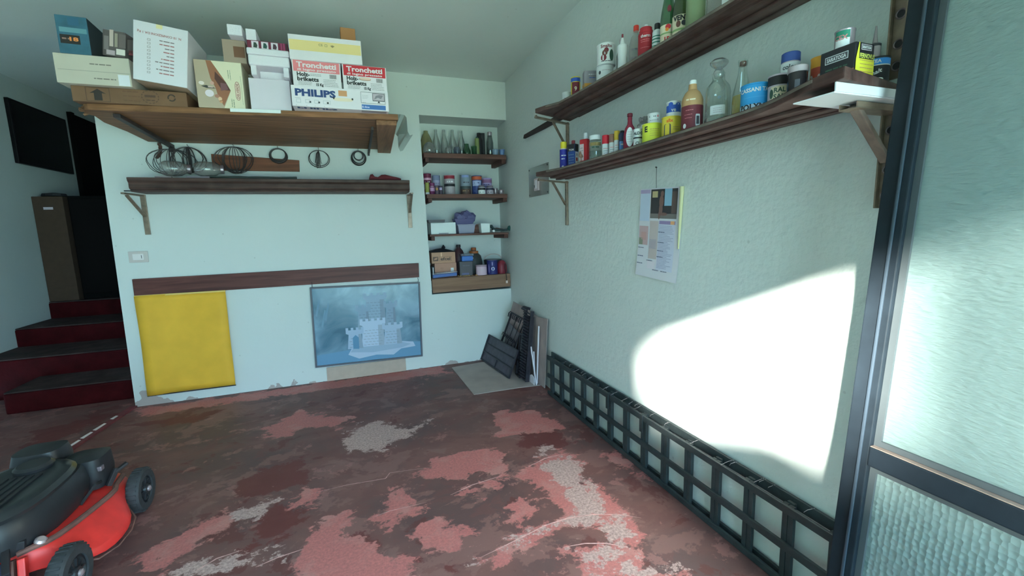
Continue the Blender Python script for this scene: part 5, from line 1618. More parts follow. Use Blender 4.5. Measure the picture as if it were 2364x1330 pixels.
artp('painted_shore', (134, 168, 172), [(-.19, -.62), (-.10, -.665), (.05, -.645), (.2, -.66), (.27, -.61), (.40, -.60), (.38, -.555), (.2, -.53), (.02, -.545), (-.15, -.555)], .0008)
artp('painted_rock', (112, 150, 158), [(-.17, -.60), (.02, -.62), (.28, -.60), (.36, -.575), (.26, -.54), (-.02, -.545), (-.14, -.56)], .0010)
def tower(u0, u1, v0, v1, c, k, n):
    """plain round tower with battlements"""
    wd = u1 - u0
    pts = [(u0, v0), (u1, v0), (u1 - .012, v1 - .04), (u1 + .010, v1 - .03), (u1 + .010, v1 + .0)]
    m_ = 2 * n - 1
    s_ = (wd + .02) / m_
    top = []
    for i in range(m_):
        a, b = u1 + .01 - s_ * i, u1 + .01 - s_ * (i + 1)
        hh = v1 + (.022 if i % 2 == 0 else 0)
        top += [(a, hh), (b, hh)]
    pts = [(u0, v0), (u1, v0), (u1 - .012, v1 - .04), (u1 + .010, v1 - .03)] + top + [(u0 - .010, v1 - .03), (u0 + .012, v1 - .04)]
    artp('painted_tower', c, pts, k)
    artp('painted_tower', tuple(int(x * .86) for x in c), [(u1 - wd * .28, v0), (u1, v0), (u1 - .012, v1 - .04), (u1 - wd * .28, v1 - .04)], k + .0002)
    q = MB()
    rows = int((v1 - v0 - .05) / .026)
    for j in range(rows):
        u = u0 + .016 + (.014 if j % 2 else 0)
        while u + .024 < u1 - .014:
            vv = v0 + .014 + .026 * j
            q.add([(u, -.004 - k - .0004, vv), (u + .022, -.004 - k - .0004, vv - .002), (u + .022, -.004 - k - .0004, vv + .002), (u, -.004 - k - .0004, vv + .004)], [(0, 1, 2, 3)])
            u += .032
    q.build('painted_joints', ink(*[int(x * .74) for x in c]), art, fix=False)
tower(-.03, .15, -.44, -.10, (106, 144, 150), .0012, 4)
tower(-.10, .01, -.44, -.20, (98, 136, 144), .0018, 3)
tower(.14, .24, -.44, -.18, (98, 134, 142), .0018, 3)
tower(-.07, .13, -.56, -.33, (136, 172, 176), .0024, 5)
tower(.12, .28, -.56, -.38, (124, 160, 166), .0030, 4)
tower(-.19, -.06, -.57, -.40, (120, 158, 166), .0030, 4)
artp('painted_opening', (62, 116, 136), [(-.145, -.57), (-.095, -.575), (-.095, -.47), (-.12, -.445), (-.145, -.47)], .0036)
for (u, v) in ((-.40, -.10), (-.33, -.14), (-.36, -.20)):
    artp('painted_ray', (78, 122, 132), [(u, v), (u + .012, v - .01), (u - .02, v - .16), (u - .035, v - .15)], .0006)
q = MB()
for x, dz in ((-.445, .045), (.445, .04)):
    q.tube([(x, -.002, -.008), (x + .003, -.010, .02), (x, -.006, dz)], .002, 5)
q.build('hanging_hooks', M_dark, t)

o = MB().prism([(-.345, 0), (.338, 0), (.338, .118), (.05, .120), (-.343, .122)], 0, .008, Matrix(((1, 0, 0, 0), (0, 0, -1, 0), (0, 1, 0, 0), (0, 0, 0, 1)))).build('cardboard_strip', mat('grey_beige_card', P(136, 142, 120), .8, var=.06), None)
o.location = (.048, 4.021, .002)
o.rotation_euler = (math.radians(-3), 0, 0)
tag(o, 'low beige cardboard strip standing on the floor below the framed picture', 'cardboard')
# ------------------------------------------------------------------ niche: four plank shelves and what stands on them
M_nw = wood('niche_shelf_wood', P(76, 60, 48), 'X', .6, .4)
M_nw_y = wood('niche_batten_wood', P(68, 52, 42), 'Y', .6, .4)
M_nw2 = wood('niche_bottom_board', P(104, 92, 68), 'X', .65, .25)
NX0 = {0: .652, 1: .660, 2: .668}
nsh = [(1.988, .042, 'top plank shelf of the niche holding the glassware', 0), (1.624, .036, 'second plank shelf of the niche holding the paint tins', 1), (1.258, .018, 'third plank shelf of the niche holding the plastic tubs', 2)]
for zt, th, lab, i in nsh:
    t = thing('niche_shelf', lab, 'shelf', (1.06, 4.18, zt - th))
    x0 = NX0[i] - 1.06 + .006
    MB().prism([(x0, -.175), (.375, -.190 if i < 2 else -.195), (.375, .155), (x0 + .008, .155)], 0, th).build('plank', M_nw, t, bevel=.002)
    MB().box((.330, -.180 - .004 * i, -.038), (.372, .15, -.0005)).build('batten', M_nw_y, t, bevel=.003)
    MB().box((x0 + .012, -.165, -.038), (x0 + .045, .15, -.0005)).build('batten', M_nw_y, t, bevel=.003)
t = thing('niche_shelf', 'bottom shelf board of the niche with a deep wooden front board', 'shelf', (1.06, 4.18, .70))
MB().box((-.385, -.13, .125), (.375, .155, .150)).build('plank', M_nw, t, bevel=.002)
MB().prism([(-.383, .012), (.393, .020), (.393, .149), (-.387, .143)], .131, .153, Matrix(((1, 0, 0, 0), (0, 0, -1, 0), (0, 1, 0, 0), (0, 0, 0, 1)))).build('front_board', M_nw2, t, bevel=.002)
NS = [1.9885, 1.6245, 1.2585, .8512]
# top niche shelf: bottles and jars
def gb(label, x, y, h, r, m=G_clear, name='glass_bottle'):
    return bottle(name, label, 'bottle', x, y, NS[0], [(r * .9, 0), (r, .006), (r, h * .42), (r * .82, h * .58), (r * .45, h * .78), (r * .33, h * .9), (r * .38, h * .91), (r * .38, h)], m, shell=True)
G_milk = glass('dusty_bottle_glass', (.80, .86, .83), .28, .06, haze=.22, hazecol=P(126, 140, 132))
gb('first clear glass bottle from the left on the top niche shelf', .812, 4.20, .246, .036, G_milk)
gb('second clear glass bottle from the left on the top niche shelf', .889, 4.20, .247, .035, G_milk)
gb('third clear glass bottle from the left on the top niche shelf', .970, 4.20, .250, .038, G_milk)
gb('fourth clear glass bottle from the left on the top niche shelf', .1054 * 10, 4.20, .246, .037, G_milk)
bottle('glass_cover', 'round clear glass lamp cover lying at the left end of the top niche shelf', 'glass cover', .722, 4.075, NS[0], [(.045, 0), (.056, .012), (.058, .04), (.046, .078), (.025, .10), (.008, .108)], G_milk)
bottle('plastic_jug', 'yellowish plastic jug at the back left of the top niche shelf', 'jug', .725, 4.235, NS[0], [(.05, 0), (.055, .01), (.055, .14), (.035, .19), (.02, .22), (.02, .235)], glass('yellowed_plastic', (.72, .74, .5), .06, .3, haze=.35, hazecol=P(130, 138, 100)))
bottle('small_jar', 'small empty glass jar in front of the third clear bottle', 'jar', .900, 4.10, NS[0], [(.030, 0), (.034, .006), (.034, .045), (.028, .055), (.028, .062)], G_milk)
bottle('small_jar', 'small bluish glass jar left of the green glass heap', 'jar', .985, 4.10, NS[0], [(.030, 0), (.035, .006), (.035, .052), (.028, .066), (.028, .072)], glass('bluish_glass', (.55, .66, .72), .14, .1, haze=.3, hazecol=P(84, 104, 112)))
bottle('green_jar', 'squat green glass jar on the top niche shelf', 'jar', 1.084, 4.12, NS[0], [(.032, 0), (.036, .006), (.036, .05), (.026, .07), (.020, .09), (.020, .11)], G_green)
bottle('green_tumbler', 'low green drinking glass beside the olive bottle', 'glass', 1.148, 4.09, NS[0], [(.022, 0), (.026, .06), (.028, .085)], G_green, shell=True)
bottle('olive_bottle', 'slim olive green bottle on the top niche shelf', 'bottle', 1.190, 4.125, NS[0], [(.020, 0), (.022, .006), (.021, .165)], mat('olive_plastic', P(96, 120, 66), .4), (.012, .166, .18, K['dgreen']))
bottle('black_bottle', 'black bottle standing behind the olive bottle', 'bottle', 1.235, 4.21, NS[0], [(.034, 0), (.036, .006), (.035, .16), (.022, .20), (.018, .215)], K['black'], (.02, .215, .235, M_dark))
oblong('black_case', 'flat black case leaning against the back of the top niche shelf', 'case', 1.282, 4.255, NS[0], .05, .03, .245, -.2, K['black'], [('f', .02, .02, .024, .22, ink(60, 60, 64))])
bottle('steel_flask', 'shiny dark glass flask near the right end of the top niche shelf', 'flask', 1.310, 4.10, NS[0], [(.030, 0), (.033, .006), (.033, .12), (.028, .15), (.022, .18), (.022, .19)], glass('smoked_glass', (.40, .48, .46), .3, .04, haze=.2, hazecol=P(60, 72, 70)), (.023, .19, .225, M_steel))
bottle('plastic_cup', 'pale blue plastic cup near the front right of the top niche shelf', 'cup', 1.345, 4.045, NS[0], [(.026, 0), (.033, .055)], glass('blue_plastic', (.66, .80, .88), .1, .2, haze=.4, hazecol=P(110, 146, 158)), shell=True)
bottle('plastic_cup', 'blue and clear plastic cup at the right end of the top niche shelf', 'cup', 1.408, 4.035, NS[0], [(.021, 0), (.027, .055)], glass('blue_plastic_2', (.56, .72, .88), .14, .15, haze=.4, hazecol=P(96, 140, 176)), shell=True)
# second niche shelf: tins
z = NS[1]
can('paint_tin', 'maroon and white tin at the back left of the second niche shelf', 'tin', .712, 4.21, z, .038, .204, ink(88, 34, 56), [(.28, .52, K['lilac']), (.70, .80, ink(190, 150, 160))], scr=[(.62, .05, .014, K['white'], 0)], n=20)
can('paint_tin', 'green and yellow small tin at the left front of the second niche shelf', 'tin', .688, 4.10, z, .020, .110, ink(110, 130, 60), [(.0, .2, K['white'])], n=16)
can('paint_tin', 'purple and white patterned tin beside the green and yellow one', 'tin', .734, 4.10, z, .024, .107, ink(84, 34, 70), [(.3, .6, ink(150, 130, 150), 1.2)], scr=[(.7, .03, .010, K['white'], 0)], n=16)
can('paint_tin', 'grey blue tin behind the small dark tins', 'tin', .795, 4.21, z, .038, .189, ink(96, 120, 136), [(.45, .75, ink(130, 146, 160), 1.2)], scr=[(.6, .05, .016, K['dkgrey'], 0), (.3, .05, .010, K['dkgrey'], 0)], n=20)
can('small_tin', 'small tin with a gold emblem on the second niche shelf', 'tin', .768, 4.055, z, .017, .080, ink(70, 66, 72), [], [], [(.0, .6, .009, .013, K['gold'])], n=16)
can('small_tin', 'small black and white tin on the second niche shelf', 'tin', .806, 4.065, z, .019, .078, ink(52, 54, 62), [(.5, .8, K['lilac'], .8)], n=16)
can('paint_tin', 'tall tin with a red top band and black middle band', 'tin', .910, 4.15, z, .052, .187, ink(132, 144, 138), [(.80, .96, ink(112, 34, 44)), (.42, .56, K['black'])], scr=[(.66, .06, .022, K['white'], .006)], n=22, blobs=[(.01, .2, .024, .022, K['silver'])])
can('paint_tin', 'tall teal and brown tin in the middle of the second niche shelf', 'tin', 1.065, 4.15, z, .051, .190, ink(100, 128, 130), [(.0, .30, ink(70, 62, 50)), (.30, .44, ink(48, 66, 62)), (.86, .98, ink(110, 140, 168), .7)], scr=[(.62, .06, .018, K['dkgrey'], .008), (.2, .06, .016, K['tan'], 0)], n=22)
can('paint_tin', 'dark blue tin with an orange top band', 'tin', 1.180, 4.15, z, .050, .183, ink(40, 60, 104), [(.78, .96, ink(150, 78, 44)), (.46, .74, ink(130, 160, 178), 1.0)], scr=[(.62, .05, .014, K['navy'], 0), (.2, .05, .02, K['teal'], 0)], n=22)
can('paint_tin', 'pale lilac tin at the back right of the second niche shelf', 'tin', 1.298, 4.21, z, .052, .168, ink(140, 144, 170), [(.72, .92, ink(120, 96, 124)), (.5, .56, ink(60, 90, 120))], scr=[(.62, .07, .012, K['navy'], 0)], n=22)
bottle('small_jar', 'small white jar with a black floral print in front of the blue tin', 'jar', 1.200, 4.06, z, [(.033, 0), (.035, .004), (.035, .062), (.030, .066)], K['white'], (.031, .066, .083, ink(84, 90, 92)), None, [(.040, .060, K['black'])], (), [(.02, .04, .014, K['black'], 0)])
bottle('small_jar', 'second small jar with a black floral print in front of the lilac tin', 'jar', 1.284, 4.065, z, [(.033, 0), (.035, .004), (.035, .062), (.030, .066)], ink(140, 150, 150), (.031, .066, .083, ink(84, 90, 92)), None, [(.040, .060, ink(40, 46, 60))], (), [(.02, .04, .014, K['black'], 0)])
can('small_tin', 'small shiny steel tin at the right of the second niche shelf', 'tin', 1.350, 4.10, z, .024, .060, M_steel, n=16, lidcol=M_steel)
can('small_tin', 'low shiny steel tin at the front right end of the second niche shelf', 'tin', 1.392, 4.05, z, .029, .042, M_steel, n=16, lidcol=M_steel)
# third niche shelf: tubs
z = NS[2]
t = thing('white_box', 'white plastic box with a grey handle slot on the third niche shelf', 'box', (.812, 4.055, z))
b = MB().box((-.118, 0, 0), (.118, .2, .108)).build('box', mat('clean_white_plastic', P(178, 204, 186), .5), t, bevel=.004)
MB().box((-.045, -.0015, .004), (.045, .0, .012)).build('slot', K['grey'], b)
simple('dark_tray', 'flat dark tray lying on the white plastic box', 'tray', MB().prism([(-.07, 0), (.07, 0), (.075, .025), (-.075, .025)], 0, .12, Mx), K['dkgrey'], (0, 0, 0))
bpy.data.objects['dark_tray'].location = (.74, 4.10, z + .1085)
bpy.data.objects['dark_tray'].rotation_euler = (0, 0, -PI / 2)
t = thing('plastic_tub', 'pale blue grey plastic tub in the middle of the third niche shelf', 'tub', (1.035, 4.05, z))
q = MB()
q.loft([[(x * s_, .075 + (y - .075) * s_, zz) for x, y in ((-.086, 0), (.086, 0), (.086, .15), (-.086, .15))] for zz, s_ in ((0, .84), (.078, .98), (.079, 1.05), (.088, 1.05))])
q.build('tub', glass('frosted_tub', (.7, .8, .84), .06, .35, haze=.75, hazecol=P(132, 154, 160)), t, bevel=.003)
t = thing('plastic_bag', 'bluish clear plastic trays and bag heaped on top of the pale tub', 'plastic', (1.02, 4.10, z + .0885))
gq = glass('blue_film', (.62, .70, .84), .14, .2, haze=.6, hazecol=P(84, 96, 126))
MB().loft([[(x * s_, y * s_, zz) for x, y in ((-.10, -.05), (.10, -.05), (.10, .07), (-.10, .07))] for zz, s_ in ((0, .8), (.045, .98), (.050, 1.02))]).build('tray', gq, t, bevel=.004)
q = MB(); rd = random.Random(4)
for k in range(5):
    q.lathe([(.015, -.05), (.05, -.02), (.045, .02), (.012, .05)], (-.045 + .03 * k, .01, .072 + rd.uniform(-.01, .012)), 6, axis=(rd.uniform(-1, 1), rd.uniform(-.4, .4), 1))
q.prism([(.0, .06), (.03, .135), (.075, .10), (.08, .06)], -.02, .02, Matrix(((1, 0, 0, 0), (0, 0, -1, 0), (0, 1, 0, 0), (0, 0, 0, 1))))
q.build('crumpled_bag', gq, t)
simple('wood_block', 'small brown wooden block behind the white carton on the third niche shelf', 'block', MB().box((-.05, -.03, 0), (.05, .03, .085)), wood('small_block_wood', P(88, 70, 56), 'X'), (1.178, 4.18, z), 0, bevel=.002)
simple('white_carton', 'small white carton tilted open on the third niche shelf', 'box', MB().prism([(-.044, 0), (.040, .002), (.042, .090), (-.050, .094)], 0, .09, Matrix(((1, 0, 0, 0), (0, 0, 1, 0), (0, 1, 0, 0), (0, 0, 0, 1)))), mat('clean_white_plastic', (1, 1, 1)), (1.222, 4.04, z), 0, bevel=.003)
t = thing('garden_shears', 'green handled tool lying at the right end of the third niche shelf', 'tool', (1.35, 4.06, z + .012))
MB().tube([(-.085, .02, .05), (-.06, .015, .05), (-.05, .0, .03), (-.02, -.01, .012), (.05, -.02, .010), (.09, -.035, .014)], [.014, .016, .012, .010, .009, .010], 8).build('handle', ink(30, 52, 50), t, smooth=True)
MB().tube([(-.05, .05, .02), (.0, .03, .028), (.06, .0, .012), (.088, -.02, .01)], .008, 8).build('blade', ink(64, 58, 52), t, smooth=True)
MB().lathe([(.003, -.026), (.018, -.02), (.026, 0), (.018, .02), (.003, .026)], (.107, -.050, .027), 14).build('grip_knob', ink(28, 76, 66), t, smooth=True)
MB().lathe([(.002, -.008), (.012, -.003), (.012, .003), (.002, .008)], (-.06, -.05, .004), 12, axis=(.3, 1, .2)).build('white_cap', K['white'], t, smooth=True)
# bottom niche shelf
z = NS[3]
t, b, w, h = carton('brown_carton', 'lower brown carton with a small white label on the bottom niche shelf', 'box', .715, .925, z, .985, 4.085, .2, mat('niche_card', P(132, 116, 92), .75))
quad(b, 'label', K['white'], .155, .045, .182, .085, w=w); marks(b, [(.168, .07, .018, .006, 'c'), (.168, .058, .018, .006, 'c')], K['grey'], w)
marks(b, [(.07, .085, .03, .005, 'c'), (.07, .07, .025, .004, 'c')], K['brown'], w)
t, b, w, h = carton('brown_carton', 'upper brown carton with dark lettering stacked in the niche', 'box', .690, .918, .9856, 1.088, 4.08, .2, mat('niche_card_2', P(136, 122, 92), .75))
quad(b, 'logo', ink(70, 60, 46), .012, .022, .062, .062, w=w); poly(b, 'logo', ink(134, 118, 86), [(.018, .03), (.05, .036), (.056, .056), (.03, .05)], w=w)
outline(b, 'printed_frame', ink(60, 52, 40), .072, .020, .190, .062, .002, w)
words(b, 'efcel', .131, .041, .026, ink(44, 40, 34), w, .095, .03)
quad(b, 'tape', ink(168, 160, 120), .088, .062, .100, .101, w=w)
q = MB()
q.loft([[(x, y, zz) for x, y, zz in ((-.12, -.06, .0), (.12, -.08, .0), (.13, .08, .0), (-.12, .08, .0))], [(-.11, -.05, .012), (.10, -.06, .008), (.11, .07, .01), (-.11, .07, .012)], [(-.06, -.02, .03), (.0, -.03, .036), (.03, .04, .03), (-.05, .05, .026)]])
q.lathe([(.01, 0), (.02, .02), (.004, .045)], (.02, .0, .022), 6)
simple('black_cloth', 'black plastic cloth crumpled on the upper carton in the niche', 'cloth', q, K['black'], (.805, 4.17, 1.0885))
t = oblong('black_booklet', 'black booklet with a white edge standing left of the lower carton', 'booklet', .692, 4.10, z, .026, .12, .110, .0, K['black'], [('f', .010, .01, .016, .10, K['white'])], bevel=.002)
t = thing('blue_tray', 'clear lidded box with blue contents at the left front of the bottom niche shelf', 'box', (.80, 4.045, z + .007))
MB().box((-.115, -.02, 0), (.115, .03, .03)).build('contents', ink(50, 86, 130), t, bevel=.004)
MB().box((-.12, -.024, .0301), (.12, .034, .045)).build('clear_lid', glass('clear_lid', (.8, .88, .88), .25, .12, haze=.3, hazecol=P(120, 140, 146)), t, bevel=.005)
t.rotation_euler = (0, math.radians(-2.5), 0)
bottle('brown_bottle', 'dark brown bottle at the back of the bottom niche shelf', 'bottle', .985, 4.22, z, [(.055, 0), (.058, .01), (.058, .19), (.04, .24), (.02, .265), (.02, .275)], ink(48, 32, 34), (.022, .275, .298, K['black']))
t = thing('blue_lidded_box', 'blue and clear plastic box perched among the dark cans in the niche', 'box', (1.035, 4.10, z + .1405))
MB().box((-.055, -.03, 0), (.055, .05, .05)).build('box', ink(44, 96, 150), t, bevel=.008)
MB().box((-.065, -.04, .0502), (.06, .055, .072)).build('clear_lid', glass('clear_lid', (1, 1, 1)), t, bevel=.006)
oblong('dark_battery', 'dark grey plastic case in the middle of the bottom niche shelf', 'case', 1.015, 4.105, z, .13, .10, .140, 0, K['dkgrey'], [('fs', .07, .065, .10, .01, ink(80, 90, 96)), ('f', .02, .012, .09, .03, ink(70, 84, 110))], bevel=.008)
t = bottle('oil_can', 'dark green plastic oil can with an amber neck', 'jug', 1.145, 4.240, z, [(.075, 0), (.082, .01), (.084, .12), (.07, .18), (.035, .215), (.024, .225), (.024, .235)], ink(40, 50, 46), (.026, .235, .262, ink(120, 70, 30)), None, [(.205, .228, ink(130, 84, 40))])
MB().tube([(-.06, -.08, .13), (-.03, -.082, .165)], .004, 6).build('straw', K['white'], t)
can('round_tin', 'round pinkish white tin at the front of the bottom niche shelf', 'tin', 1.170, 4.075, z, .056, .096, ink(160, 158, 158), [(.86, .97, ink(120, 110, 112))], scr=[(.55, .06, .012, K['lgrey'], 0)])
can('paint_tin', 'navy blue tin with a white round emblem on the bottom niche shelf', 'tin', 1.283, 4.075, z, .054, .140, ink(26, 36, 84), [], [], [(.008, .40, .017, .017, K['white']), (.008, .40, .012, .012, ink(40, 60, 120)), (-.034, .42, .004, .045, ink(120, 130, 160)), (.002, .75, .003, .02, ink(130, 140, 170))], lidcol=M_steel)
t = thing('bucket', 'dark bucket with a pale wire handle at the back right of the niche', 'bucket', (1.340, 4.225, z))
MB().lathe([(.075, 0), (.09, .13), (.094, .135)], n=24).build('pail', ink(58, 70, 66), t, smooth=True)
MB().tube([(.092 * math.cos(a), -.02 * math.sin(a), .135 + .055 * math.sin(a)) for a in [PI * i / 14 for i in range(15)]], .004, 6).build('wire_handle', ink(150, 156, 140), t, smooth=True)
t = thing('red_pouch', 'dark red pouch with a hanging black strap in the niche', 'pouch', (1.385, 4.08, z))
q = MB().loft([[(.048 * w1 * math.copysign(abs(math.cos(a)) ** .7, math.cos(a)), .045 * w1 * math.sin(a), zz) for a in [2 * PI * i / 16 for i in range(16)]] for zz, w1 in ((0, .9), (.02, 1.02), (.08, 1.0), (.115, .75), (.130, .4))])
q.build('pouch', mat('red_leather', P(96, 30, 40), .5, var=.2), t, smooth=True)
MB().tube([(.02, -.045, .10), (.014, -.055, .05), (.006, -.105, .004), (.004, -.126, -.03), (.003, -.128, -.062)], .004, 6).build('strap', M_dark, t)
MB().box((-.006, -.135, -.085), (.012, -.124, -.060)).build('strap_tag', ink(176, 180, 160), t, bevel=.001)
q = MB(); rd = random.Random(8)
for k in range(40):
    x, y, s_ = rd.uniform(.93, 1.14), rd.uniform(4.034, 4.075), rd.uniform(.003, .009)
    q.lathe([(s_, 0), (s_ * .8, s_ * .6), (s_ * .2, s_)], (x, y, z), 5)
o = q.build('sawdust_crumbs', ink(140, 128, 70), None)
tag(o, 'yellowish crumbs scattered at the front of the bottom niche shelf', 'crumbs', kind='stuff')

# ------------------------------------------------------------------ corner: cardboard, grill racks, white strips
C_grey = mat('grey_card', P(126, 134, 120), .85, var=.10, vscale=7)
o = MB().prism([(.796, 3.915), (1.40, 3.98), (1.42, 3.14), (1.19, 3.165), (.812, 3.175)], .0, .005).build('cardboard_sheet', C_grey, None, bevel=.001)
o.location = (0, 0, .0012)
tag(o, 'grey cardboard sheet lying flat on the floor in the far right corner', 'cardboard')
def lean_sheet(name, label, cat, pts, m, x0, z0, ang, th):
    """upright sheet running along Y: pts are (y, height); leans towards the right wall"""
    M = Matrix.Translation((x0, 0, z0)) @ Matrix.Rotation(ang, 4, 'Y') @ Matrix(((0, 0, 1, 0), (1, 0, 0, 0), (0, 1, 0, 0), (0, 0, 0, 1)))
    o = MB().prism(pts, 0, th, M).build(name, m, None, bevel=.001)
    return tag(o, label, cat)
lean_sheet('cardboard_sheet', 'tall grey cardboard sheet leaning on the right wall behind the black racks', 'cardboard', [(3.06, 0), (3.90, 0), (3.90, .44), (3.80, .60), (3.42, .585), (3.22, .56), (3.03, .575)], mat('grey_card_2', P(122, 126, 114), .85, var=.12, vscale=7), 1.372, .007, math.radians(2.0), .005)
M_rack = mat('sooty_black_iron', P(30, 32, 36), 0.55, var=.3, vscale=30)
def frame_M(p0, ang, yaw_=0.0):
    return Matrix.Translation(p0) @ Matrix.Rotation(yaw_, 4, 'Z') @ Matrix.Rotation(ang, 4, 'Y')
# ribbed black panel in front
t = thing('ribbed_tray', 'black ribbed plastic tray leaning in front of the other racks in the corner', 'tray', (1.150, 3.70, .012), rot=(0, math.radians(22), math.radians(5.5)))
L_ = .315
MB().box((0, -L_, 0), (.006, L_, .26)).build('panel', mat('mottled_black_plastic', P(46, 50, 56), .5, var=.4, vscale=18), t)
for zz in (0, .083, .166, .249):
    MB().box((-.010, -L_ - .012, zz), (-.0002, L_ + .012, zz + .012)).build('rib', M_rack, t, bevel=.002)
for yy in (-L_ - .012, L_ + .0002):
    MB().box((-.010, yy, 0), (.006, yy + .012, .261)).build('edge', M_rack, t, bevel=.002)
MB().box((-.008, -.01, .012), (-.0002, -.002, .083)).build('short_rib', M_rack, t)
# tined wire rack behind it
t = thing('tined_rack', 'black wire rack with curled tines behind the ribbed tray in the corner', 'rack', (1.272, 3.70, .012), rot=(0, math.radians(10), math.radians(-2)))
zt_ = .50
sl_ = .58                                   # the rack has slid sideways: rods slant
def rk(y0, z): return (0, y0 + (zt_ - z) * sl_, z)
fr_ = MB()
fr_.tube([rk(-.30, 0), rk(-.30, zt_), rk(.07, zt_), rk(.07, 0)], .006, 8)
fr_.build('frame', M_rack, t, smooth=True)
for y0 in (-.22, -.10, .045):
    MB().tube([rk(y0, .02), rk(y0, zt_)], .004, 6).build('rod', M_rack, t, smooth=True)
for k in range(9):
    yy = -.28 + .042 * k
    MB().tube([rk(yy, zt_ + .004), (-.016, yy, zt_ + .014), (-.03, yy + .004, zt_ - .002), (-.026, yy + .02, zt_ - .036)], .0055, 6).build('tine', M_rack, t, smooth=True)
    MB().tube([rk(yy, .26), (-.018, yy + .13, .29), (-.024, yy + .135, .262)], .0055, 6).build('tine', M_rack, t, smooth=True)
MB().tube([rk(-.30, .27), rk(.07, .27)], .005, 6).build('cross_rod', M_rack, t, smooth=True)
q = MB().prism([(-.10, .05), (.20, .05), (.16, .40), (-.18, .36)], .012, .015, Matrix(((0, 0, 1, 0), (1, 0, 0, 0), (0, 1, 0, 0), (0, 0, 0, 1))))
q.build('grey_back_sheet', mat('dark_grey_sheet', P(84, 92, 90), .7, var=.2), t)
# coiled ribbed strip
t = thing('ribbed_grate', 'narrow black grate with close set cross bars leaning at the right of the corner stack', 'rack', (1.285, 3.30, .011), rot=(0, math.radians(6.5), math.radians(6)))
zt_ = .60
for yy in (-.055, .055):
    MB().bar((0, yy, 0), (0, yy, zt_), .012, .03, (1, 0, 0)).build('side_bar', M_rack, t, bevel=.002)
for k in range(24):
    zz = .015 + k * .0245
    MB().tube([(-.022, -.052, zz), (-.034, -.02, zz + .012), (-.034, .02, zz + .014), (-.022, .052, zz + .004)], .006, 6).build('cross_bar', M_rack, t, smooth=True)
MB().box((.016, -.06, .0), (.022, .06, .55)).build('back_panel', mat('dark_panel', P(40, 44, 46), .6), t)
MB().tube([(-.02, .0, .60), (-.05, .03, .615), (-.02, .06, .62), (.02, .02, .61)], .012, 8).build('hooked_top', M_rack, t, smooth=True)
t = thing('wire_frame_panel', 'dark framed panel standing between the ribbed tray and the grate', 'panel', (1.276, 3.425, .011), rot=(0, math.radians(8), math.radians(-3)))
q = MB()
for a, b in (((0, -.035, 0), (0, -.035, .37)), ((0, .035, 0), (0, .035, .37)), ((0, -.035, .37), (0, .035, .37)), ((0, -.035, .006), (0, .035, .006)), ((0, -.035, .12), (0, .035, .14))):
    q.bar(a, b, .012, .012, (1, 0, 0))
q.build('frame', M_rack, t)
MB().box((.0062, -.029, .012), (.0085, .029, .364)).build('mesh_panel', mat('dark_mesh', P(60, 72, 78), .5, var=.4, vscale=40), t)
# white strips
M_wst = mat('white_plastic_strip', P(168, 188, 180), .45)
for p, q_, lab in (((1.358, 3.185, .008), (1.374, 3.16, .50), 'tall white plastic strip upright against the cardboard in the corner'),
                   ((1.338, 3.150, .008), (1.338, 3.25, .31), 'white plastic strip slanting across the foot of the corner stack'),
                   ((1.352, 3.215, .008), (1.356, 3.235, .27), 'short white plastic strip beside the black grate')):
    o = MB().bar(p, q_, .014, .010, (1, 0, 0)).build('plastic_strip', M_wst, None, bevel=.002)
    tag(o, lab, 'strip')
o = MB().prism([(3.16, 0), (3.33, 0), (3.33, .03), (3.21, .075), (3.16, .06)], 0, .006, Matrix.Translation((1.322, 0, .0075)) @ Matrix(((0, 0, 1, 0), (1, 0, 0, 0), (0, 1, 0, 0), (0, 0, 0, 1)))).build('white_offcut', M_wst, None, bevel=.001)
tag(o, 'small white triangular offcut at the foot of the black grate', 'offcut')

# ------------------------------------------------------------------ stair landing: dark screen, tall carton, dark cabinet
t = thing('wall_screen', 'flat black rectangular screen hung high on the stairwell wall', 'screen', (XL, 6.05, 2.345))
MB().box((.001, -.44, -.30), (.035, .44, .30)).build('casing', mat('screen_casing', P(9, 10, 10), .4, spec=.2), t, bevel=.006)
MB().box((.0352, -.415, -.275), (.0362, .415, .275)).build('panel', mat('screen_panel', P(6, 6, 7), .3, spec=.2), t)
C_tall = mat('tall_brown_card', P(54, 49, 36), .8, spec=.2, var=.08)
t = thing('tall_carton', 'tall narrow brown carton standing at the top of the dark red steps', 'box', (-2.835, 5.74, .6815), math.radians(0))
b = MB().box((-.12, 0, 0), (.12, .5, 1.06)).build('carton', C_tall, t, bevel=.005)
MB().add([(-.04, -.0008, .93), (.035, -.0008, .93), (.035, -.0008, .955), (-.04, -.0008, .955)], [(0, 1, 2, 3)]).build('label', K['lgrey'], b, fix=False)
simple('dark_lump', 'dark lump lying on top of the tall brown carton', 'cloth', MB().lathe([(.02, 0), (.10, .008), (.09, .035), (.02, .045)], n=10), M_dark, (-2.83, 5.86, 1.7418))
t = thing('dark_cabinet', 'black cabinet beside the tall carton at the top of the steps', 'cabinet', (-2.19, 5.80, .6815))
MB().box((-.515, 0, 0), (.48, .45, 1.07)).build('body', mat('black_cabinet', P(7, 6, 6), .7, spec=.1), t, bevel=.006)
for x0, x1 in ((-.50, -.012), (-.004, .465)):
    d_ = MB().box((x0, -.018, .06), (x1, -.0005, 1.04)).build('door', mat('black_cabinet_door', P(9, 7, 7), .7, spec=.1), t, bevel=.004)
    MB().lathe([(.008, 0), (.012, .02)], (x1 - .03 if x0 < -.1 else x0 + .03, -.0182, .6), 10, axis=(0, -1, 0)).build('knob', M_dark, d_, smooth=True)
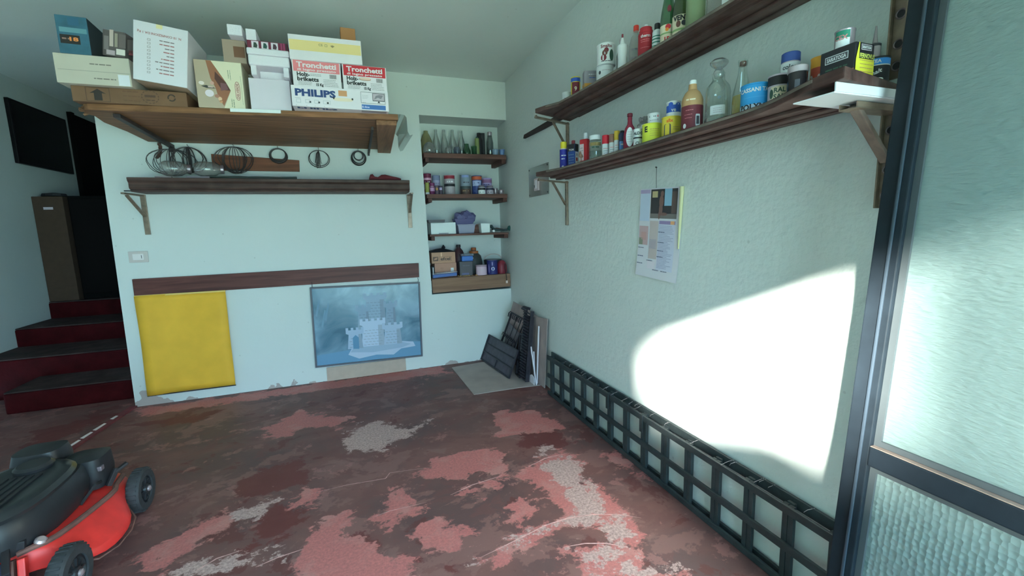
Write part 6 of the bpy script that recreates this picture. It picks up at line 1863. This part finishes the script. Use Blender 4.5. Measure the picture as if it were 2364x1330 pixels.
# ------------------------------------------------------------------ lawn mower
M_red = mat('red_mower_enamel', P(168, 44, 36), .45, var=.18, vscale=9)
M_rub = mat('grey_black_rubber', P(38, 46, 44), .75, var=.2, vscale=40)
M_bpl = mat('black_engine_plastic', P(27, 33, 32), .42, var=.2, vscale=14)
M_dust = mat('dusty_red_rim', P(84, 66, 54), .8, var=.3, vscale=20)
mow = thing('lawn_mower', 'red lawn mower with a black engine and grey wheels in the bottom left corner', 'lawn mower', (-1.24, 2.15, 0))
mx_, my_ = -1.24, 2.15
def m3(x, y, z): return (x - mx_, y - my_, z)
def deck_ring(y, xo, xi, zb, zt):
    """closed cross section: right skirt, shoulder, top, left side"""
    xl_ = -1.40 + (xi + 1.10) * .0
    return [m3(*p) for p in ((xo, y, zb), (xo - .004, y, zb + .03), (xi + .02, y, zt - .045), (xi, y, zt - .012), (xi - .03, y, zt), (-1.25, y, zt + .004), (-1.37, y, zt), (-1.41, y, zt - .02), (-1.43, y, zb + .03), (-1.43, y, zb), (-1.40, y, zb + .004), (xo - .03, y, zb + .004))]
secs = [(1.90, -1.20, -1.22, .13, .20), (1.91, -1.17, -1.18, .12, .21), (1.925, -1.14, -1.15, .12, .215), (1.945, -1.09, -1.12, .11, .215), (1.985, -1.015, -1.105, .075, .21), (2.06, -.985, -1.09, .065, .205), (2.16, -.980, -1.075, .065, .20), (2.25, -1.0, -1.065, .07, .195), (2.31, -1.045, -1.068, .085, .19), (2.36, -1.075, -1.085, .10, .19), (2.46, -1.085, -1.10, .11, .185), (2.53, -1.13, -1.15, .11, .18), (2.56, -1.19, -1.2, .12, .17)]
dk = MB().loft([deck_ring(*s) for s in secs]).build('deck', M_red, mow, smooth=True)
sd = dk.modifiers.new('smooth', 'SUBSURF'); sd.levels = sd.render_levels = 1
MB().tube([m3(s[1] + .003, s[0], s[3]) for s in secs[3:11]], .0035, 6).build('skirt_rim', M_dust, dk, smooth=True)
MB().tube([m3(s[2] - .012, s[0], s[4] - .004) for s in secs[1:11]], .011, 8).build('dusty_shoulder', M_dust, dk, smooth=True)
def wheel(x, y, r, wd, side):
    w = MB().lathe([(r * .60, -wd / 2), (r * .90, -wd / 2), (r * .98, -wd * .36), (r, -wd * .15), (r, wd * .15), (r * .98, wd * .36), (r * .90, wd / 2), (r * .62, wd / 2)], m3(x, y, r), 36, axis=(side, 0, 0), cap=False)
    w.lathe([(r * .62, wd / 2), (r * .60, -wd / 2)], m3(x, y, r), 36, axis=(side, 0, 0), cap=False)
    tyre = w.build('wheel', M_rub, mow, smooth=True)
    q = MB()
    for k in range(30):
        a = 2 * PI * k / 30
        c = Vector(m3(x, y, r)) + Vector((0, math.cos(a), math.sin(a))) * (r + .0005)
        q.bar(c + Vector((-wd * .36, 0, 0)), c + Vector((wd * .36, 0, 0)), .008, .004, (0, math.cos(a), math.sin(a)))
    q.build('tread', M_rub, tyre)
    q = MB().lathe([(r * .18, 0), (r * .60, -.004), (r * .60, .004), (r * .52, .006), (r * .46, -.002), (r * .24, .002), (r * .22, .012), (r * .1, .016)], Vector(m3(x, y, r)) + Vector((side * wd * .30, 0, 0)), 30, axis=(side, 0, 0))
    q.build('rim', M_bpl, tyre, smooth=True)
    q = MB()
    for k in range(10):
        a = 2 * PI * k / 10
        c = Vector(m3(x, y, r)) + Vector((side * wd * .34, 0, 0))
        d = Vector((0, math.cos(a), math.sin(a)))
        q.bar(c + d * r * .24, c + d * r * .5, .006, .008, (1, 0, 0))
    q.build('spoke_ribs', M_bpl, tyre)
    MB().lathe([(r * .13, 0), (r * .12, .010), (r * .05, .014)], Vector(m3(x, y, r)) + Vector((side * (wd * .30 + .012), 0, 0)), 12, axis=(side, 0, 0)).build('hub_bolt', mat('bright_bolt', P(160, 168, 156), .3, metal=.7), tyre, smooth=True)
wheel(-1.045, 2.44, .100, .052, 1)
wheel(-1.045, 1.875, .105, .052, 1)
wheel(-1.445, 2.44, .100, .052, -1)
wheel(-1.445, 1.875, .105, .052, -1)
for yy in (2.44, 1.875):
    MB().tube([m3(-1.43, yy, .10), m3(-1.06, yy, .10)], .008, 8).build('axle', M_steel, mow)
# engine
def oval(cx, cy, ax, ay, z, n=28, sq=.75):
    return [m3(cx + ax * math.copysign(abs(math.cos(2 * PI * i / n)) ** sq, math.cos(2 * PI * i / n)), cy + ay * math.copysign(abs(math.sin(2 * PI * i / n)) ** sq, math.sin(2 * PI * i / n)), z) for i in range(n)]
en = MB().loft([oval(-1.31, 2.13, .165, .27, .205), oval(-1.31, 2.13, .175, .28, .26), oval(-1.31, 2.13, .165, .27, .315), oval(-1.31, 2.13, .155, .255, .335)]).build('engine', M_bpl, mow, smooth=True)
MB().loft([oval(-1.31, 2.10, .158, .245, .3352), oval(-1.31, 2.10, .162, .25, .350), oval(-1.31, 2.10, .150, .235, .366), oval(-1.31, 2.10, .120, .20, .372), oval(-1.31, 2.10, .10, .175, .364)]).build('cowling', mat('glossy_black_cowl', P(30, 38, 36), .3), en, smooth=True)
for k in range(6):
    MB().box(m3(-1.39 + .026 * k, 1.97, .3642), m3(-1.378 + .026 * k, 2.20, .3685)).build('vent_slat', M_bpl, en)
MB().lathe([(.06, 0), (.062, .012), (.05, .022)], m3(-1.31, 2.27, .3645), 24).build('recoil_cover', M_bpl, en, smooth=True)
MB().loft([oval(-1.20, 2.385, .075, .075, .20, sq=.5), oval(-1.20, 2.385, .08, .08, .26, sq=.5), oval(-1.20, 2.385, .075, .075, .335, sq=.5), oval(-1.20, 2.385, .05, .05, .345, sq=.6)]).build('air_filter_box', M_bpl, mow, smooth=True)
MB().loft([oval(-1.37, 2.43, .085, .075, .20, sq=.6), oval(-1.37, 2.43, .09, .08, .34, sq=.6), oval(-1.37, 2.43, .08, .07, .385, sq=.6), oval(-1.37, 2.43, .03, .03, .39)]).build('fuel_tank', M_bpl, mow, smooth=True)
MB().box(m3(-1.155, 2.32, .28), m3(-1.12, 2.345, .30)).build('metal_clip', M_steel, mow, bevel=.003)
q = MB().bar(m3(-1.11, 2.33, .20), m3(-1.085, 2.36, .265), .016, .02)
q.bar(m3(-1.09, 2.355, .25), m3(-1.055, 2.385, .272), .02, .012)
q.build('height_lever', M_dark, mow, bevel=.003)
q = MB().tube([m3(-1.15, 2.20, .20), m3(-1.12, 2.26, .25), m3(-1.13, 2.32, .23), m3(-1.17, 2.36, .26)], .006, 6)
q.build('fuel_hose', M_dark, mow, smooth=True)
q = MB().bar(m3(-1.44, 1.86, .27), m3(-1.17, 1.92, .235), .02, .03)
q.bar(m3(-1.22, 1.915, .245), m3(-1.16, 1.80, .20), .02, .02)
q.build('handle_bracket', M_dark, mow, bevel=.003)
MB().lathe([(.018, 0), (.018, .008), (.012, .014)], m3(-1.145, 1.945, .218), 14, axis=(.5, -.2, .8)).build('wing_nut', mat('bright_bolt', (1, 1, 1)), mow, smooth=True)
M_navy = mat('navy_fabric', P(38, 50, 66), .8, var=.2, vscale=60)
MB().loft([[m3(x, y, z) for x, z in ((-1.44, .06), (-1.215, .06), (-1.205, .18), (-1.23, .20), (-1.41, .20), (-1.44, .18))] for y in (1.893, 1.60, 1.40)]).build('grass_bag', M_navy, mow, bevel=.01)
q = MB().bar(m3(-1.165, 1.885, .205), m3(-1.150, 1.835, .05), .02, .035)
q.build('rear_flap', M_red, mow, bevel=.004)
MB().bar(m3(-1.188, 1.880, .205), m3(-1.174, 1.828, .05), .012, .03).build('flap_edge', M_dust, mow)

# ------------------------------------------------------------------ outdoors, behind the camera: unseen ground and added sun blockers
g_ = MB().box((-14, -16, -.12), (10, -.73, -.02))
st('ground', g_, mat('green_bounce_ground', (.42, .52, .38), .9, var=.2, vscale=2))  # unseen ground, coloured pale green to bounce light into the room
M_blocker = mat('blocker_leaf_green', (.10, .20, .08), .8, var=.5, vscale=12)
def blocker(name, label, cat, contour, y0, y1):  # unseen leafy outline added to block and shape the sunlight
    q = MB()
    n = len(contour)
    rings = []
    rd = random.Random(2)
    for yy, sc_ in ((y0, .97), (y0 + .12, 1.0), (y1 - .12, 1.0), (y1, .97)):
        rings.append([(x, yy, 0) for x, z in contour] + [(x, yy, z * sc_) for x, z in contour[::-1]])
    q.loft(rings)
    o = q.build(name, M_blocker, None)
    return tag(o, label, cat)
blocker('sun_blocker', 'unseen sun-shaping hedge in front of the garage doorway', 'blocker', [(-3.70, 2.46), (-3.62, 2.43), (-3.5, 2.37), (-3.3, 2.36), (-3.02, 2.33), (-2.75, 2.29), (-2.37, 2.11), (-1.9, 1.94), (-.85, 1.72)], -2.45, -2.12)  # added out of view, contour shaped to cut the sun patch's lower edge
fe = thing('sun_baffle', 'unseen sun-dimming slat fence to the right of the garden hedge', 'baffle', (-1.48, -2.04, 0))  # added out of view to dim the sun on the glass door
q = MB()
for k in range(108):
    q.box((-.73, -.0015, .15 + .025 * k), (.66, .0015, .1711 + .025 * k))
q.build('slats', M_dwood_x, fe)['kind'] = 'stuff'
for x in (.67,):
    MB().box((x - .03, -.05, -.02), (x + .03, -.002, 2.9)).build('post', M_dwood_x, fe)
blocker('sun_shield', 'tall unseen sun-blocking tree at the left of the garden hedge', 'shield', [(-4.8, 3.6), (-4.6, 4.1), (-4.2, 4.2), (-3.93, 3.7), (-3.76, 3.0), (-3.71, 2.4)], -2.45, -2.12)  # added out of view to cut off the inner end of the sun patch
